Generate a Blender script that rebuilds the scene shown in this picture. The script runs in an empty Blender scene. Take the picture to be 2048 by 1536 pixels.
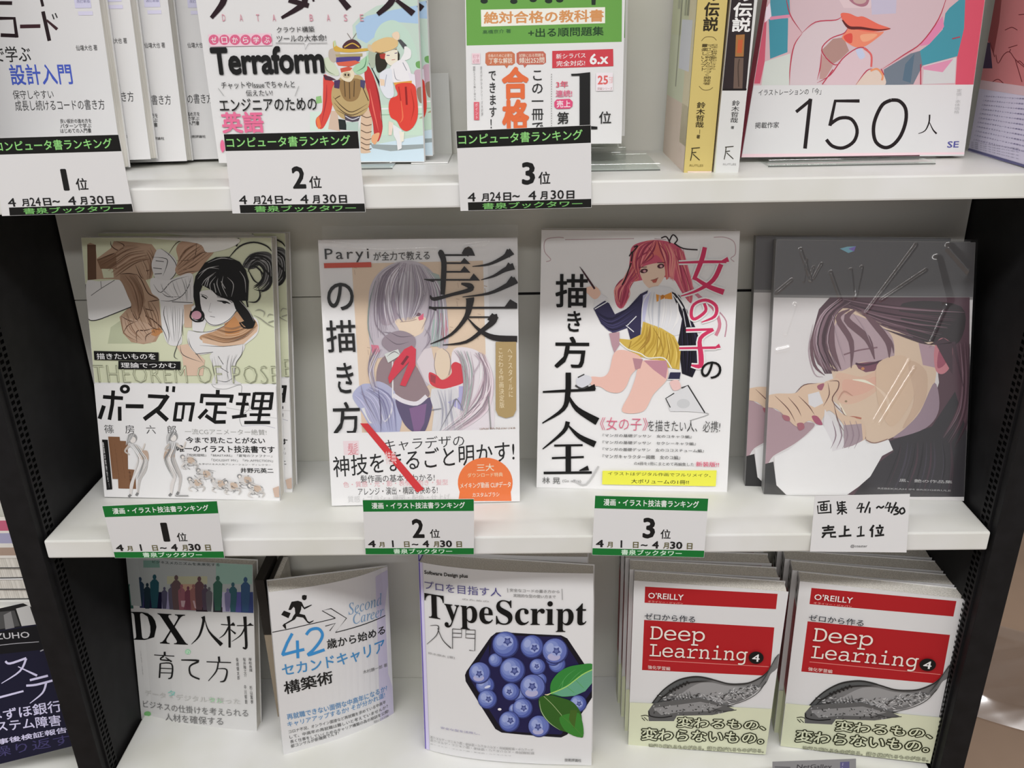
import bpy, bmesh, math, random
from mathutils import Vector, Matrix, Euler
from mathutils.geometry import tessellate_polygon
random.seed(7)
SC = bpy.context.scene
COL = SC.collection

# ------------------------------------------------------------------ camera
CF, CP = 1728.565, Vector((.4507, -.6720, .4424))
PITCH, YAW, ROLL = .4072, .0198, -.0203
def cam_axes():
    f = Vector((-math.sin(YAW)*math.cos(PITCH), math.cos(YAW)*math.cos(PITCH), -math.sin(PITCH)))
    r0 = Vector((math.cos(YAW), math.sin(YAW), 0)); u0 = r0.cross(f)
    return f, math.cos(ROLL)*r0+math.sin(ROLL)*u0, -math.sin(ROLL)*r0+math.cos(ROLL)*u0
FW, RT, UP = cam_axes()
cam = bpy.data.cameras.new('camera'); cam.sensor_width = 36; cam.lens = CF/2048*36
cam.clip_start = .02; cam.clip_end = 60
cam_o = bpy.data.objects.new('camera', cam); COL.objects.link(cam_o)
cam_o.matrix_world = Matrix(((RT.x, UP.x, -FW.x, CP.x), (RT.y, UP.y, -FW.y, CP.y), (RT.z, UP.z, -FW.z, CP.z), (0, 0, 0, 1)))
SC.camera = cam_o
def ray(px): return FW+RT*((px[0]-1024)/CF)-UP*((px[1]-768)/CF)
def on_z(px, z): d = ray(px); return CP+d*((z-CP.z)/d.z)
def on_y(px, y): d = ray(px); return CP+d*((y-CP.y)/d.y)
def on_x(px, x): d = ray(px); return CP+d*((x-CP.x)/d.x)
def project(p):
    d = p-CP; z = d.dot(FW)
    return (1024+CF*d.dot(RT)/z, 768-CF*d.dot(UP)/z)

# ------------------------------------------------------------------ light
W_ = bpy.data.worlds.new('shop_ambience'); SC.world = W_; W_.use_nodes = True
W_.node_tree.nodes['Background'].inputs[0].default_value = (1.0, .99, 1.0, 1)
W_.node_tree.nodes['Background'].inputs[1].default_value = .34
def area(name, loc, sx, sy, power, rx=0.0, col=(1, .985, .985)):
    l = bpy.data.lights.new(name, 'AREA'); l.shape = 'RECTANGLE'; l.size = sx; l.size_y = sy; l.energy = power; l.color = col
    o = bpy.data.objects.new(name, l); COL.objects.link(o); o.location = loc; o.rotation_euler = (rx, 0, 0); return o
area('ceiling_and_fill_light', (.45, -1.05, 1.50), 2.6, .22, 33)
area('ceiling_and_fill_light', (.45, -2.60, 1.50), 2.6, .22, 38)
area('ceiling_and_fill_light', (3.15, -1.05, 1.50), 2.6, .22, 27)
area('ceiling_and_fill_light', (-2.25, -1.05, 1.50), 2.6, .22, 27)
area('ceiling_and_fill_light', (2.3, 1.60, 1.50), 1.6, .22, 34)  # unseen fill lamp, added to brighten the floor right of the bookcase
vs = SC.view_settings
vs.view_transform = 'Standard'; vs.look = 'None'; vs.exposure = -0.07; vs.gamma = 1; vs.use_curve_mapping = False
SC.cycles.max_bounces = 6

# ------------------------------------------------------------------ materials
def srgb(c):
    if isinstance(c, str):
        c = c.lstrip('#'); c = [int(c[i:i+2], 16)/255 for i in (0, 2, 4)]
    return tuple(((x/12.92) if x <= .04045 else ((x+.055)/1.055)**2.4) for x in c)
GAIN = 1.14
def ink(c):
    c = srgb(c); g = sum(c)/3
    return tuple(min(.82, (x*.93+g*.07)*GAIN) for x in c)
def newmat(name, color=(.8, .8, .8), rough=.5, spec=.5, metal=0.0):
    m = bpy.data.materials.new(name); m.use_nodes = True
    b = m.node_tree.nodes['Principled BSDF']
    b.inputs['Base Color'].default_value = (*color, 1); b.inputs['Roughness'].default_value = rough
    b.inputs['Specular IOR Level'].default_value = spec; b.inputs['Metallic'].default_value = metal
    return m
def noisy(m, scale, c0, c1, lo=.4, hi=.6, stretch=(1, 1, 1), bump=0.0, detail=3):
    nt = m.node_tree; b = nt.nodes['Principled BSDF']
    tc = nt.nodes.new('ShaderNodeTexCoord'); mp = nt.nodes.new('ShaderNodeMapping'); mp.inputs['Scale'].default_value = stretch
    n = nt.nodes.new('ShaderNodeTexNoise'); n.inputs['Scale'].default_value = scale; n.inputs['Detail'].default_value = detail
    r = nt.nodes.new('ShaderNodeValToRGB'); r.color_ramp.elements[0].position = lo; r.color_ramp.elements[1].position = hi
    r.color_ramp.elements[0].color = (*c0, 1); r.color_ramp.elements[1].color = (*c1, 1)
    nt.links.new(tc.outputs['Object'], mp.inputs[0]); nt.links.new(mp.outputs[0], n.inputs['Vector'])
    nt.links.new(n.outputs['Fac'], r.inputs[0]); nt.links.new(r.outputs[0], b.inputs['Base Color'])
    if bump:
        bp = nt.nodes.new('ShaderNodeBump'); bp.inputs['Strength'].default_value = bump; bp.inputs['Distance'].default_value = .001
        nt.links.new(n.outputs['Fac'], bp.inputs['Height']); nt.links.new(bp.outputs[0], b.inputs['Normal'])
    return m
def print_mat(name, rough, spec=.4):
    m = newmat(name, rough=rough, spec=spec); nt = m.node_tree
    a = nt.nodes.new('ShaderNodeAttribute'); a.attribute_name = 'Col'
    nt.links.new(a.outputs['Color'], nt.nodes['Principled BSDF'].inputs['Base Color']); return m
M_PRINT = print_mat('printed_coated_paper', .45, .25)
M_MATTE = print_mat('printed_matte_paper', .6, .2)
M_PAGES = noisy(newmat('page_edges', rough=.8, spec=.1), 900, srgb('#c9c6bd'), srgb('#e9e6de'), .35, .65, (1, 1, .02))
M_PAGESY = noisy(newmat('page_edges_stacked', rough=.8, spec=.1), 700, srgb('#b5b2aa'), srgb('#e4e1da'), .35, .65, (.02, 1, .02))
M_SHELF = noisy(newmat('white_painted_steel', rough=.38, spec=.4), 9, srgb('#d6d7cf'), srgb('#e0e1df'), .35, .62)
M_BACK = noisy(newmat('pale_painted_back_panel', rough=.5, spec=.3), 6, srgb('#d4d4c9'), srgb('#dfded8'), .35, .62)
M_BLACK = noisy(newmat('black_powder_coat', rough=.6, spec=.22), 60, (.006, .006, .0065), (.010, .010, .011), .3, .7, bump=.05)
M_SLOT = newmat('slot_shade_black', (.002, .002, .002), .9, .1)
M_CARD = newmat('white_card', srgb('#d6d6d6'), .5, .3)
M_ACRYL = newmat('clear_acrylic', (.95, .95, .95), .06, .5)
def thin_film(name, tint=(1, 1, 1), gloss=.10, rough=.08):
    m = bpy.data.materials.new(name); m.use_nodes = True; nt = m.node_tree; nt.nodes.clear()
    out = nt.nodes.new('ShaderNodeOutputMaterial'); mix = nt.nodes.new('ShaderNodeMixShader')
    tr = nt.nodes.new('ShaderNodeBsdfTransparent'); tr.inputs[0].default_value = (*tint, 1)
    gl = nt.nodes.new('ShaderNodeBsdfGlossy'); gl.inputs['Roughness'].default_value = rough; gl.inputs['Color'].default_value = (1, 1, 1, 1)
    lw0 = nt.nodes.new('ShaderNodeLayerWeight'); lw0.inputs['Blend'].default_value = .5
    pw = nt.nodes.new('ShaderNodeMath'); pw.operation = 'POWER'; pw.inputs[1].default_value = 4.0
    lw = nt.nodes.new('ShaderNodeMath'); lw.operation = 'MULTIPLY_ADD'; lw.inputs[1].default_value = .6; lw.inputs[2].default_value = gloss
    nt.links.new(lw0.outputs['Facing'], pw.inputs[0]); nt.links.new(pw.outputs[0], lw.inputs[0])
    nt.links.new(lw.outputs[0], mix.inputs[0]); nt.links.new(tr.outputs[0], mix.inputs[1]); nt.links.new(gl.outputs[0], mix.inputs[2])
    nt.links.new(mix.outputs[0], out.inputs[0]); return m
M_FILM = thin_film('clear_plastic_film', gloss=.05, rough=.10)
M_WRAP = thin_film('clear_shrink_wrap', gloss=.085, rough=.14)
M_ACR = thin_film('clear_acrylic_sheet', (.96, .98, .97), .06, .03)

# ------------------------------------------------------------------ object helpers
def tag(o, label=None, cat=None, group=None, kind=None):
    if label: o['label'] = label
    if cat: o['category'] = cat
    if group: o['group'] = group
    if kind: o['kind'] = kind
    return o
def link(name, me, parent=None, mat=None):
    o = bpy.data.objects.new(name, me); COL.objects.link(o)
    if parent: o.parent = parent
    if mat and me: me.materials.append(mat)
    return o
def empty(name, M, label, cat, group=None):
    o = link(name, None); o.matrix_world = M; o.empty_display_size = .02
    return tag(o, label, cat, group)
def mesh_obj(name, V, F, mat, parent=None, bevel=0.0):
    me = bpy.data.meshes.new(name); me.from_pydata([tuple(v) for v in V], [], F)
    bm = bmesh.new(); bm.from_mesh(me)
    bmesh.ops.recalc_face_normals(bm, faces=bm.faces)
    if bevel: bmesh.ops.bevel(bm, geom=list(bm.edges), offset=bevel, segments=2, affect='EDGES', profile=.6)
    bm.to_mesh(me); bm.free()
    return link(name, me, parent, mat)
def box_vf(x0, x1, y0, y1, z0, z1, b=0):
    V = [(x0, y0, z0), (x1, y0, z0), (x1, y1, z0), (x0, y1, z0), (x0, y0, z1), (x1, y0, z1), (x1, y1, z1), (x0, y1, z1)]
    F = [(0, 3, 2, 1), (4, 5, 6, 7), (0, 1, 5, 4), (1, 2, 6, 5), (2, 3, 7, 6), (3, 0, 4, 7)]
    return V, [tuple(i+b for i in f) for f in F]
def box(name, x0, x1, y0, y1, z0, z1, mat, parent=None, bevel=0.0):
    V, F = box_vf(x0, x1, y0, y1, z0, z1); return mesh_obj(name, V, F, mat, parent, bevel)
def copy_tree(o, delta, label, parent=None):
    c = o.copy(); COL.objects.link(c)
    if parent: c.parent = parent
    for ch in list(o.children): copy_tree(ch, None, None, c)
    if delta is not None:
        c.matrix_world = delta @ o.matrix_world; c['label'] = label
    return c

# ------------------------------------------------------------------ text as flat lettering
_cache = {}
def glyph(s, off=0.0, sp=1.0, res=2):
    """letter outlines as (x, y, sheet step); bold strokes are overprinted copies, each a hair above the last"""
    k = (s, off, sp, res, 'b')
    if k in _cache: return _cache[k]
    V0, F0 = glyph0(s, off if off <= .004 else 0.0, sp, res); V = []; F = []
    n = 1 if off <= .004 else (12 if off > .045 else (8 if off > .02 else 4)); off = 0 if n == 1 else off
    for i in range(n):
        a = 2*math.pi*(i+.5)/n; b = len(V); dx, dy = off*math.cos(a), off*math.sin(a)
        V += [(x+dx, y+dy, i*.4) for x, y in V0]; F += [tuple(j+b for j in f) for f in F0]
    _cache[k] = (V, F); return V, F
def glyph0(s, off=0.0, sp=1.0, res=2):
    k = (s, off, sp, res)
    if k in _cache: return _cache[k]
    c = bpy.data.curves.new('t', 'FONT'); c.body = s; c.resolution_u = res; c.offset = off; c.space_character = sp
    o = bpy.data.objects.new('t', c); COL.objects.link(o)
    bpy.context.view_layer.update()
    m = bpy.data.meshes.new_from_object(o.evaluated_get(bpy.context.evaluated_depsgraph_get()))
    V = [(v.co.x, v.co.y) for v in m.vertices]; F = [tuple(p.vertices) for p in m.polygons]
    bpy.data.objects.remove(o); bpy.data.curves.remove(c); bpy.data.meshes.remove(m)
    _cache[k] = (V, F); return V, F
def serif(s, kind='b'):
    out = ''
    for ch in s:
        if kind == 'i' and ch == 'h': out += '\u210e'; continue
        up, lo = {'b': (0x1D400, 0x1D41A), 'i': (0x1D434, 0x1D44E), 't': (0x1D670, 0x1D68A)}[kind]
        if 'A' <= ch <= 'Z': out += chr(up+ord(ch)-65)
        elif 'a' <= ch <= 'z': out += chr(lo+ord(ch)-97)
        else: out += ch
    return out

def catmull(pts, n=5, closed=True):
    P = [Vector(p) for p in pts]; N = len(P); out = []
    rng = range(N) if closed else range(N-1)
    for i in rng:
        if closed: a, b, c, d = P[i-1], P[i], P[(i+1) % N], P[(i+2) % N]
        else: a, b, c, d = P[max(i-1, 0)], P[i], P[i+1], P[min(i+2, N-1)]
        for k in range(n):
            t = k/n
            out.append(.5*((2*b)+(c-a)*t+(2*a-5*b+4*c-d)*t*t+(3*b-a-3*c+d)*t**3))
    if not closed: out.append(P[-1])
    return [(v[0], v[1]) for v in out]

# ------------------------------------------------------------------ a printed sheet standing in space
EPS = 5e-6
class Sheet:
    """local x = along the bottom edge, local z = up the sheet, local y = away from the reader"""
    def __init__(s, M, px, bend=None, nb=1):
        s.M = M; s.Mi = M.inverted(); s.R3 = s.Mi.to_3x3(); s.bend = bend or (lambda u, v: 0.0); s.nb = nb
        s.k = 1.0; s.ox = s.oy = 0.0; s.parts = {}; s.cur = None; s.lay = 0
        s.q = [s.uv(p) for p in px]           # TL TR BR BL
    def uv(s, p):
        o = s.Mi @ CP; d = s.R3 @ ray(p); y = 0.0
        for _ in range(12):
            t = (y-o.y)/d.y; u, v = o.x+d.x*t, o.z+d.z*t; y = s.bend(u, v)
        return (u, v)
    def view(s, k, ox, oy): s.k, s.ox, s.oy = k, ox, oy; return s
    def l(s, p): return s.uv((p[0]/s.k+s.ox, p[1]/s.k+s.oy))
    def part(s, name, mat=None, label=None):
        if name not in s.parts: s.parts[name] = dict(V=[], F=[], C=[], Y=[], mat=mat or M_PRINT, label=label)
        s.cur = s.parts[name]; return s
    def add(s, V, F, c, lay=None):
        lay = s.lay if lay is None else lay
        b = len(s.cur['V']); s.cur['V'] += V; s.cur['Y'] += [lay+(v[2] if len(v) > 2 else 0) for v in V]
        s.cur['F'] += [tuple(i+b for i in f) for f in F]; s.cur['C'] += [c]*len(F)
    def P(s, pts, c, smooth=False):
        if smooth: pts = catmull(pts)
        V = [s.l(p) for p in pts]; s.lay += 1
        F = tessellate_polygon([[Vector((a, b, 0)) for a, b in V]])
        s.add(V, [tuple(f) for f in F], ink(c)); return s
    def R(s, x0, y0, x1, y1, c):              # rectangle square to the sheet
        a = s.l((x0, y0)); b = s.l((x1, y1)); s.lay += 1
        s.add([(a[0], b[1]), (b[0], b[1]), (b[0], a[1]), (a[0], a[1])], [(0, 1, 2, 3)], ink(c)); return s
    def E(s, x, y, rx, ry, c, rot=0, n=20):
        r = math.radians(rot)
        return s.P([(x+rx*math.cos(a)*math.cos(r)-ry*math.sin(a)*math.sin(r), y+rx*math.cos(a)*math.sin(r)+ry*math.sin(a)*math.cos(r))
                    for a in (2*math.pi*i/n for i in range(n))], c)
    def S(s, pts, w, c, smooth=True, taper=False):
        """stroke; w = width in view pixels or a list of widths"""
        if not isinstance(w, (list, tuple)): w = [w]*len(pts)
        if taper and len(w) > 2: w = [w[0]*.25]+list(w[1:-1])+[w[-1]*.15]
        if smooth and len(pts) > 2:
            q3 = [(p[0], p[1], ww) for p, ww in zip(pts, w)]
            P = [Vector(p) for p in q3]; N = len(P); out = []
            for i in range(N-1):
                a, b, cc, d = P[max(i-1, 0)], P[i], P[i+1], P[min(i+2, N-1)]
                for k in range(4):
                    t = k/4; out.append(.5*((2*b)+(cc-a)*t+(2*a-5*b+4*cc-d)*t*t+(3*b-a-3*cc+d)*t**3))
            out.append(P[-1]); pts = [(v.x, v.y) for v in out]; w = [max(v.z, .1) for v in out]
        L = []; Rr = []
        for i, p in enumerate(pts):
            a = pts[max(i-1, 0)]; b = pts[min(i+1, len(pts)-1)]
            dx, dy = b[0]-a[0], b[1]-a[1]; n = math.hypot(dx, dy) or 1; h = w[i]/2
            L.append((p[0]-dy/n*h, p[1]+dx/n*h)); Rr.append((p[0]+dy/n*h, p[1]-dx/n*h))
        V = [s.l(p) for p in L+Rr]; n = len(pts); s.lay += 1
        s.add(V, [(i, i+1, n+i+1, n+i) for i in range(n-1)], ink(c)); return s
    def H(s, A, B, n, w, cols, jit=6, seed=1):
        """n strands running between two guide curves"""
        r = random.Random(seed)
        for i in range(n):
            t = (i+r.random())/n
            s.S([(a[0]*(1-t)+b[0]*t+r.uniform(-jit, jit), a[1]*(1-t)+b[1]*t+r.uniform(-jit, jit)) for a, b in zip(A, B)], w*r.uniform(.5, 1.4), r.choice(cols), taper=True)
        return s
    def T(s, t, x0, y0, x1, y1, c, b=0.006, out=None, ob=.05, sp=1.0, slant=0.0, res=2):
        """lettering fitted to the box whose top left and bottom right corners are given"""
        a = s.l((x0, y0)); d = s.l((x1, y1)); s.lay += 1
        V0, F0 = glyph(t, b, sp, res)
        if not V0: return s
        xs = [v[0] for v in V0]; ys = [v[1] for v in V0]; X0, X1, Y0, Y1 = min(xs), max(xs), min(ys), max(ys)
        if t in '一ー―': Y0 -= .35; Y1 += .35
        sx = (d[0]-a[0])/(X1-X0); sy = (a[1]-d[1])/(Y1-Y0)
        f = lambda v: (a[0]+(v[0]-X0)*sx+slant*(v[1]-Y0)*sy, d[1]+(v[1]-Y0)*sy)
        if out:
            V1, F1 = glyph(t, b+ob, sp, res); s.add([f(v)+(v[2],) for v in V1], F1, ink(out)); s.lay += 6
        s.add([f(v)+(v[2],) for v in V0], F0, ink(c)); s.lay += 4; return s
    def B(s, t, xl, yl, xr, yr, h, c, b=0.006, out=None, ob=.05, hr=None, res=2, sp=1.0):
        """lettering on a sloping line: bottom left, bottom right and height in view pixels"""
        hr = h if hr is None else hr
        bl = Vector(s.l((xl, yl))); br = Vector(s.l((xr, yr))); tl = Vector(s.l((xl, yl-h))); tr = Vector(s.l((xr, yr-hr)))
        # keep the uprights square to the sheet
        tl = Vector((bl.x, tl.y)); tr = Vector((br.x, tr.y)); s.lay += 1
        V0, F0 = glyph(t, b, sp, res); xs = [v[0] for v in V0]; ys = [v[1] for v in V0]; X0, X1, Y0, Y1 = min(xs), max(xs), min(ys), max(ys)
        def f(v):
            i, j = (v[0]-X0)/(X1-X0), (v[1]-Y0)/(Y1-Y0); q = (bl*(1-i)+br*i)*(1-j)+(tl*(1-i)+tr*i)*j; return (q.x, q.y)
        if out:
            V1, F1 = glyph(t, b+ob, sp, res); s.add([f(v)+(v[2],) for v in V1], F1, ink(out)); s.lay += 6
        s.add([f(v)+(v[2],) for v in V0], F0, ink(c)); s.lay += 4; return s
    def V(s, t, x0, y0, x1, y1, c, b=0.0, out=None, ob=.05):
        """vertical line of characters, one em square each"""
        a = s.l((x0, y0)); d = s.l((x1, y1)); n = len(t); s.lay += 1; w = d[0]-a[0]; h = (a[1]-d[1])/n
        for i, ch in enumerate(t):
            top = a[1]-i*h
            for bb, cc, ly in (((b+ob, out, s.lay), (b, c, s.lay+6)) if out else ((b, c, s.lay),)):
                V0, F0 = glyph(ch, bb)
                if ch in 'ー~〜': V0 = [(v[1]+.12, .88-v[0], v[2]) for v in V0]
                s.add([(a[0]+v[0]*w, top-(.88-v[1])*h, v[2]) for v in V0], F0, ink(cc), ly)
        s.lay += 8; return s
    def front(s, n=None):
        return s.q
    def finish(s, parent, clip=True, base=0.0, clipq=None):
        TL, TR, BR, BL = clipq or s.q; obs = {}
        for name, d in s.parts.items():
            if not d['F']: continue
            me = bpy.data.meshes.new(name)
            me.from_pydata([(v[0], -y*EPS, v[1]) for v, y in zip(d['V'], d['Y'])], [], d['F'])
            at = me.color_attributes.new('Col', 'FLOAT_COLOR', 'CORNER'); k = 0
            for p, c in zip(me.polygons, d['C']):
                for _ in range(p.loop_total): at.data[k].color = (*c, 1); k += 1
            bm = bmesh.new(); bm.from_mesh(me)
            if clip:
                for a, b in ((TL, TR), (TR, BR), (BR, BL), (BL, TL)):
                    dx, dz = b[0]-a[0], b[1]-a[1]; n = Vector((-dz, 0, dx)).normalized()
                    bmesh.ops.bisect_plane(bm, geom=bm.verts[:]+bm.edges[:]+bm.faces[:], plane_co=Vector((a[0], 0, a[1]))-n*2e-4, plane_no=n, clear_outer=True, dist=1e-8)
            if s.nb > 1:
                u0 = min(TL[0], BL[0]); u1 = max(TR[0], BR[0])
                for i in range(1, s.nb):
                    bmesh.ops.bisect_plane(bm, geom=bm.verts[:]+bm.edges[:]+bm.faces[:], plane_co=Vector((u0+(u1-u0)*i/s.nb, 0, 0)), plane_no=Vector((1, 0, 0)), dist=1e-8)
            for v in bm.verts: v.co.y += s.bend(v.co.x, v.co.z)-base-(2e-5 if s.nb == 1 else 2.2e-4)
            for f in bm.faces:
                f.normal_update()
                if f.normal.y > 0: f.normal_flip()
            bm.to_mesh(me); bm.free()
            o = link(name, me, parent, d['mat'])
            if d['label']: o['label'] = d['label']
            obs[name] = o
        # prints belong to the sheet, band or spine they are printed on
        kids = {c.name.split('.')[0]: c for c in parent.children}
        for name, o in obs.items():
            want = {'band_lettering': ('paper_band', 'white_band'), 'band_drawing': ('paper_band', 'white_band'), 'header_lettering': ('header_band',), 'footer_lettering': ('footer_band',),
                    'spine_lettering': ('spine',), 'spine_print': ('spine',), 'paper_band': (), 'white_band': (), 'header_band': (), 'footer_band': (), 'foil_sticker': ()}.get(name, ('front_cover', 'card_sheet', 'label_card'))
            for w in want:
                if w in kids and kids[w] is not o: o.parent = kids[w]; break
        return obs

def slab(name, quad, y0, y1, mat, parent, n=1, ins=(0, 0, 0, 0), colour=None):
    """plate between y0(u,v) and y1(u,v) over a quad TL TR BR BL; ins = left right top bottom insets"""
    TL, TR, BR, BL = [Vector(p) for p in quad]
    w = (BR-BL).length; h = (TL-BL).length
    def P(s, t):
        s = ins[0]/w+s*(1-(ins[0]+ins[1])/w); t = ins[3]/h+t*(1-(ins[2]+ins[3])/h)
        return (BL*(1-s)+BR*s)*(1-t)+(TL*(1-s)+TR*s)*t
    V = []
    for i in range(n+1):
        for t in (0, 1):
            p = P(i/n, t); V.append((p.x, y0(p.x, p.y), p.y)); V.append((p.x, y1(p.x, p.y), p.y))
    F = [(0, 1, 3, 2), (4*n, 4*n+2, 4*n+3, 4*n+1)]
    for i in range(n):
        a = 4*i; b = a+4
        F += [(a, a+2, b+2, b), (a+1, b+1, b+3, a+3), (a, b, b+1, a+1), (a+2, a+3, b+3, b+2)]
    o = mesh_obj(name, V, F, mat, parent)
    if colour is not None:
        at = o.data.color_attributes.new('Col', 'FLOAT_COLOR', 'CORNER')
        for e in at.data: e.color = (*colour, 1)
    return o

def pose(P, rx, rz, ry=0): return Matrix.Translation(P) @ Euler((math.radians(rx), math.radians(ry), math.radians(rz)), 'XYZ').to_matrix().to_4x4()

def book(name, M, px, th, label, cat='book', group=None, spine='L', cover='#d4d4d4', spine_col=None, bend=None, nb=1, hard=0.0, mat=None):
    """paperback: front cover, spine, back cover, page block; front face at local y=bend"""
    root = empty(name, M, label, cat, group)
    sh = Sheet(M, px, bend, nb); f = sh.bend; q = sh.q; ct = .0006+hard
    mt = mat or M_PRINT
    c = ink(cover); sc = ink(spine_col) if spine_col else c
    flat = lambda u, v: th
    y0 = lambda u, v: f(u, v); y1 = lambda u, v: f(u, v)+ct
    slab('front_cover', q, y0, y1, mt, root, max(nb, 1), colour=c)
    slab('back_cover', q, lambda u, v: th-ct, lambda u, v: th, mt, root, 1, colour=c)
    w = (Vector(q[2])-Vector(q[3])).length
    e = .0012 if not hard else .003
    li, ri = (ct, e) if spine == 'L' else (e, ct)
    slab('page_block', q, lambda u, v: f(u, v)+ct, lambda u, v: th-ct, M_PAGES, root, max(nb, 1), ins=(li, ri, e, e*.6))
    if spine == 'L': slab('spine', q, y1, lambda u, v: th-ct, mt, root, 1, ins=(0, w-ct, 0, 0), colour=sc)
    else: slab('spine', q, y1, lambda u, v: th-ct, mt, root, 1, ins=(w-ct, 0, 0, 0), colour=sc)
    sh.root = root; sh.th = th
    return sh
# ================================================================== THE BOOKCASE
W, D, T_, ZT, ZB = .87, .151, .0191, .3217, -.2999
FLOOR = -1.22
bc = empty('bookcase', Matrix.Translation((W/2, 0, FLOOR)), 'black bookcase with slotted sides and white shelf boards filling the picture', 'bookcase')
def bpart(o): o.parent = bc; o.matrix_parent_inverse = bc.matrix_world.inverted(); return o
bc.matrix_world = Matrix.Translation((W/2, 0, FLOOR)); bpy.context.view_layer.update()
e_, po = .0039, .0293
for sx in (0, 1):
    xa, xb = (-po, -e_) if sx == 0 else (W+e_, W+po)
    bpart(box('side_panel', xa, xb, 0, D+.012, FLOOR, 1.05, M_BLACK, None, .0008))
    # slotted upright: a strip with two staggered columns of real openings in front of a flat sheet coloured near-black as the slots' shade
    x = -e_ if sx == 0 else W+e_; s = 1 if sx == 0 else -1
    V = []; F = []
    def quad(y0, y1, z0, z1, xx):
        b = len(V); V.extend([(xx, y0, z0), (xx, y1, z0), (xx, y1, z1), (xx, y0, z1)]); F.append((b, b+1, b+2, b+3))
    xs = x+s*.0022; ya, yb, yc, yd, ye, yf = .009, .0112, .0165, .0185, .0238, .026
    pit = .0064; z = -.36; n = int((.70)/pit)
    for i in range(n):
        z0 = z+i*pit; h = .0036
        for (u0, u1, sh_) in ((yb, yc, 0), (yd, ye, pit/2)):
            quad(u0, u1, z0+sh_+h, z0+sh_+pit, xs)
    for (u0, u1) in ((ya, yb), (yc, yd), (ye, yf)): quad(u0, u1, z, z+n*pit+pit/2, xs)
    b = len(V)
    V.extend([(x, ya, z), (xs, ya, z), (xs, ya, z+n*pit), (x, ya, z+n*pit), (x, yf, z), (xs, yf, z), (xs, yf, z+n*pit), (x, yf, z+n*pit)])
    F.extend([(b, b+1, b+2, b+3), (b+4, b+7, b+6, b+5)])
    bpart(mesh_obj('slotted_upright', V, F, M_BLACK))
    xx = x+s*.0003
    bpart(mesh_obj('slot_shade_sheet', [(xx, ya, z), (xx, yf, z), (xx, yf, z+n*pit), (xx, ya, z+n*pit)], [(0, 1, 2, 3)], M_SLOT))
def shelf_board(zt):
    bx = box('shelf_board', .0006, W-.0006, 0, D, zt-T_, zt, M_SHELF, None, .0016)
    return bpart(bx)
for zt in (ZT, 0.0, ZB, ZT+.44): shelf_board(zt)
# back made of panels with open joints
seams = [-.62, -.118, .1845, .487, .79]
for i in range(len(seams)-1):
    bpart(box('back_panel', -.002, W+.002, D, D+.004, seams[i]+.0006, seams[i+1]-(.0006), M_BACK))
bpart(box('back_joint', .44, W, D-.0006, D+.002, .1838, .1862, M_BLACK))
bpart(box('back_rail', -.002, W+.002, D+.0045, D+.012, -1.0, 1.0, M_BLACK))

# ================================================================== SETTING
M_FLOOR = noisy(newmat('worn_brown_vinyl_floor', rough=.3, spec=.5), 3.2, srgb('#84705f'), srgb('#97806d'), .3, .7)
fl = box('floor', -3, 5, -4.5, 4.5, FLOOR-.05, FLOOR, M_FLOOR); fl['kind'] = 'structure'

M_CEIL = newmat('ceiling_board', (.75, .75, .73), .8, .2)
ce = box('ceiling', -3, 5, -4.5, 4.5, 1.56, 1.6, M_CEIL); ce['kind'] = 'structure'
M_WALL = newmat('shop_wall', (.62, .58, .53), .8, .2)
wb = box('wall_back', -3, 5, 4.4, 4.5, FLOOR, 1.56, M_WALL); wb['kind'] = 'structure'
# ================================================================== MIDDLE SHELF
BK, WH = '#171717', '#dadada'
# ---- pose drawing book
M1 = pose((.023, .078, 0), -9, -2.8)
Q1 = [(162, 475), (543, 475), (561, 1001), (210, 993)]
s = book('art_book', M1, Q1, .015, 'art book with brown drawing of a dark-haired woman, leftmost on the middle shelf', group=None, cover='#d6d6d6')
root1 = s.root
s.part('cover_drawing').view(4.876, 160, 470)
s.R(-60, -20, 2000, 1452, '#c6cbad')
s.P([(270,1060),(300,900),(400,830),(700,1060)], '#aeb597')
s.P([(70,90),(100,75),(150,95),(165,230),(300,130),(330,60),(420,60),(520,70),(700,90),(760,170),(735,300),(700,420),(640,440),(700,560),(770,620),(800,930),(740,1040),(620,1065),(500,1045),(420,960),(385,800),(480,700),(400,600),(390,440),(330,430),(200,430),(75,440)], '#a68a72')
s.P([(210,330),(320,320),(330,415),(230,420)], '#c6cbad')
s.P([(70,95),(155,95),(160,430),(75,440)], '#5e4433').P([(165,240),(350,170),(360,330),(200,330)], '#7a5c45')
s.P([(390,380),(550,380),(640,640),(560,830),(480,690),(395,590)], '#96796230'[:7])
s.P([(400,790),(600,840),(780,930),(700,1050),(560,1055),(430,960)], '#b09680').P([(700,920),(780,905),(810,945),(740,990),(695,975)], '#b07a4a')
for a in ([(550,380),(600,440),(660,560),(720,600),(790,640)], [(480,690),(560,830),(610,670)], [(640,830),(720,910),(800,920)], [(165,245),(300,190),(370,170)],
          [(390,380),(480,375),(560,390)], [(555,1050),(555,940),(640,930),(740,900)], [(640,1040),(650,980),(740,930)], [(540,290),(590,400),(620,430)], [(620,300),(650,350),(690,330)], [(420,960),(470,880),(560,840)],
          [(400,790),(470,830),(540,850)], [(630,780),(700,820),(790,900),(815,950)], [(300,60),(310,110),(380,150),(430,100),(350,60)], [(660,650),(730,640),(790,630)], [(640,720),(720,740)], [(640,790),(720,830)]): s.S(a, 9, '#4a3226', taper=True)
SH = ['#7d5f49', '#8f705a', '#b89a82', '#6b4f3c']
s.H([(175,260),(300,200),(420,110),(560,90)], [(350,410),(450,330),(560,270),(700,240)], 15, 9, SH, 8, 41)
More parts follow.
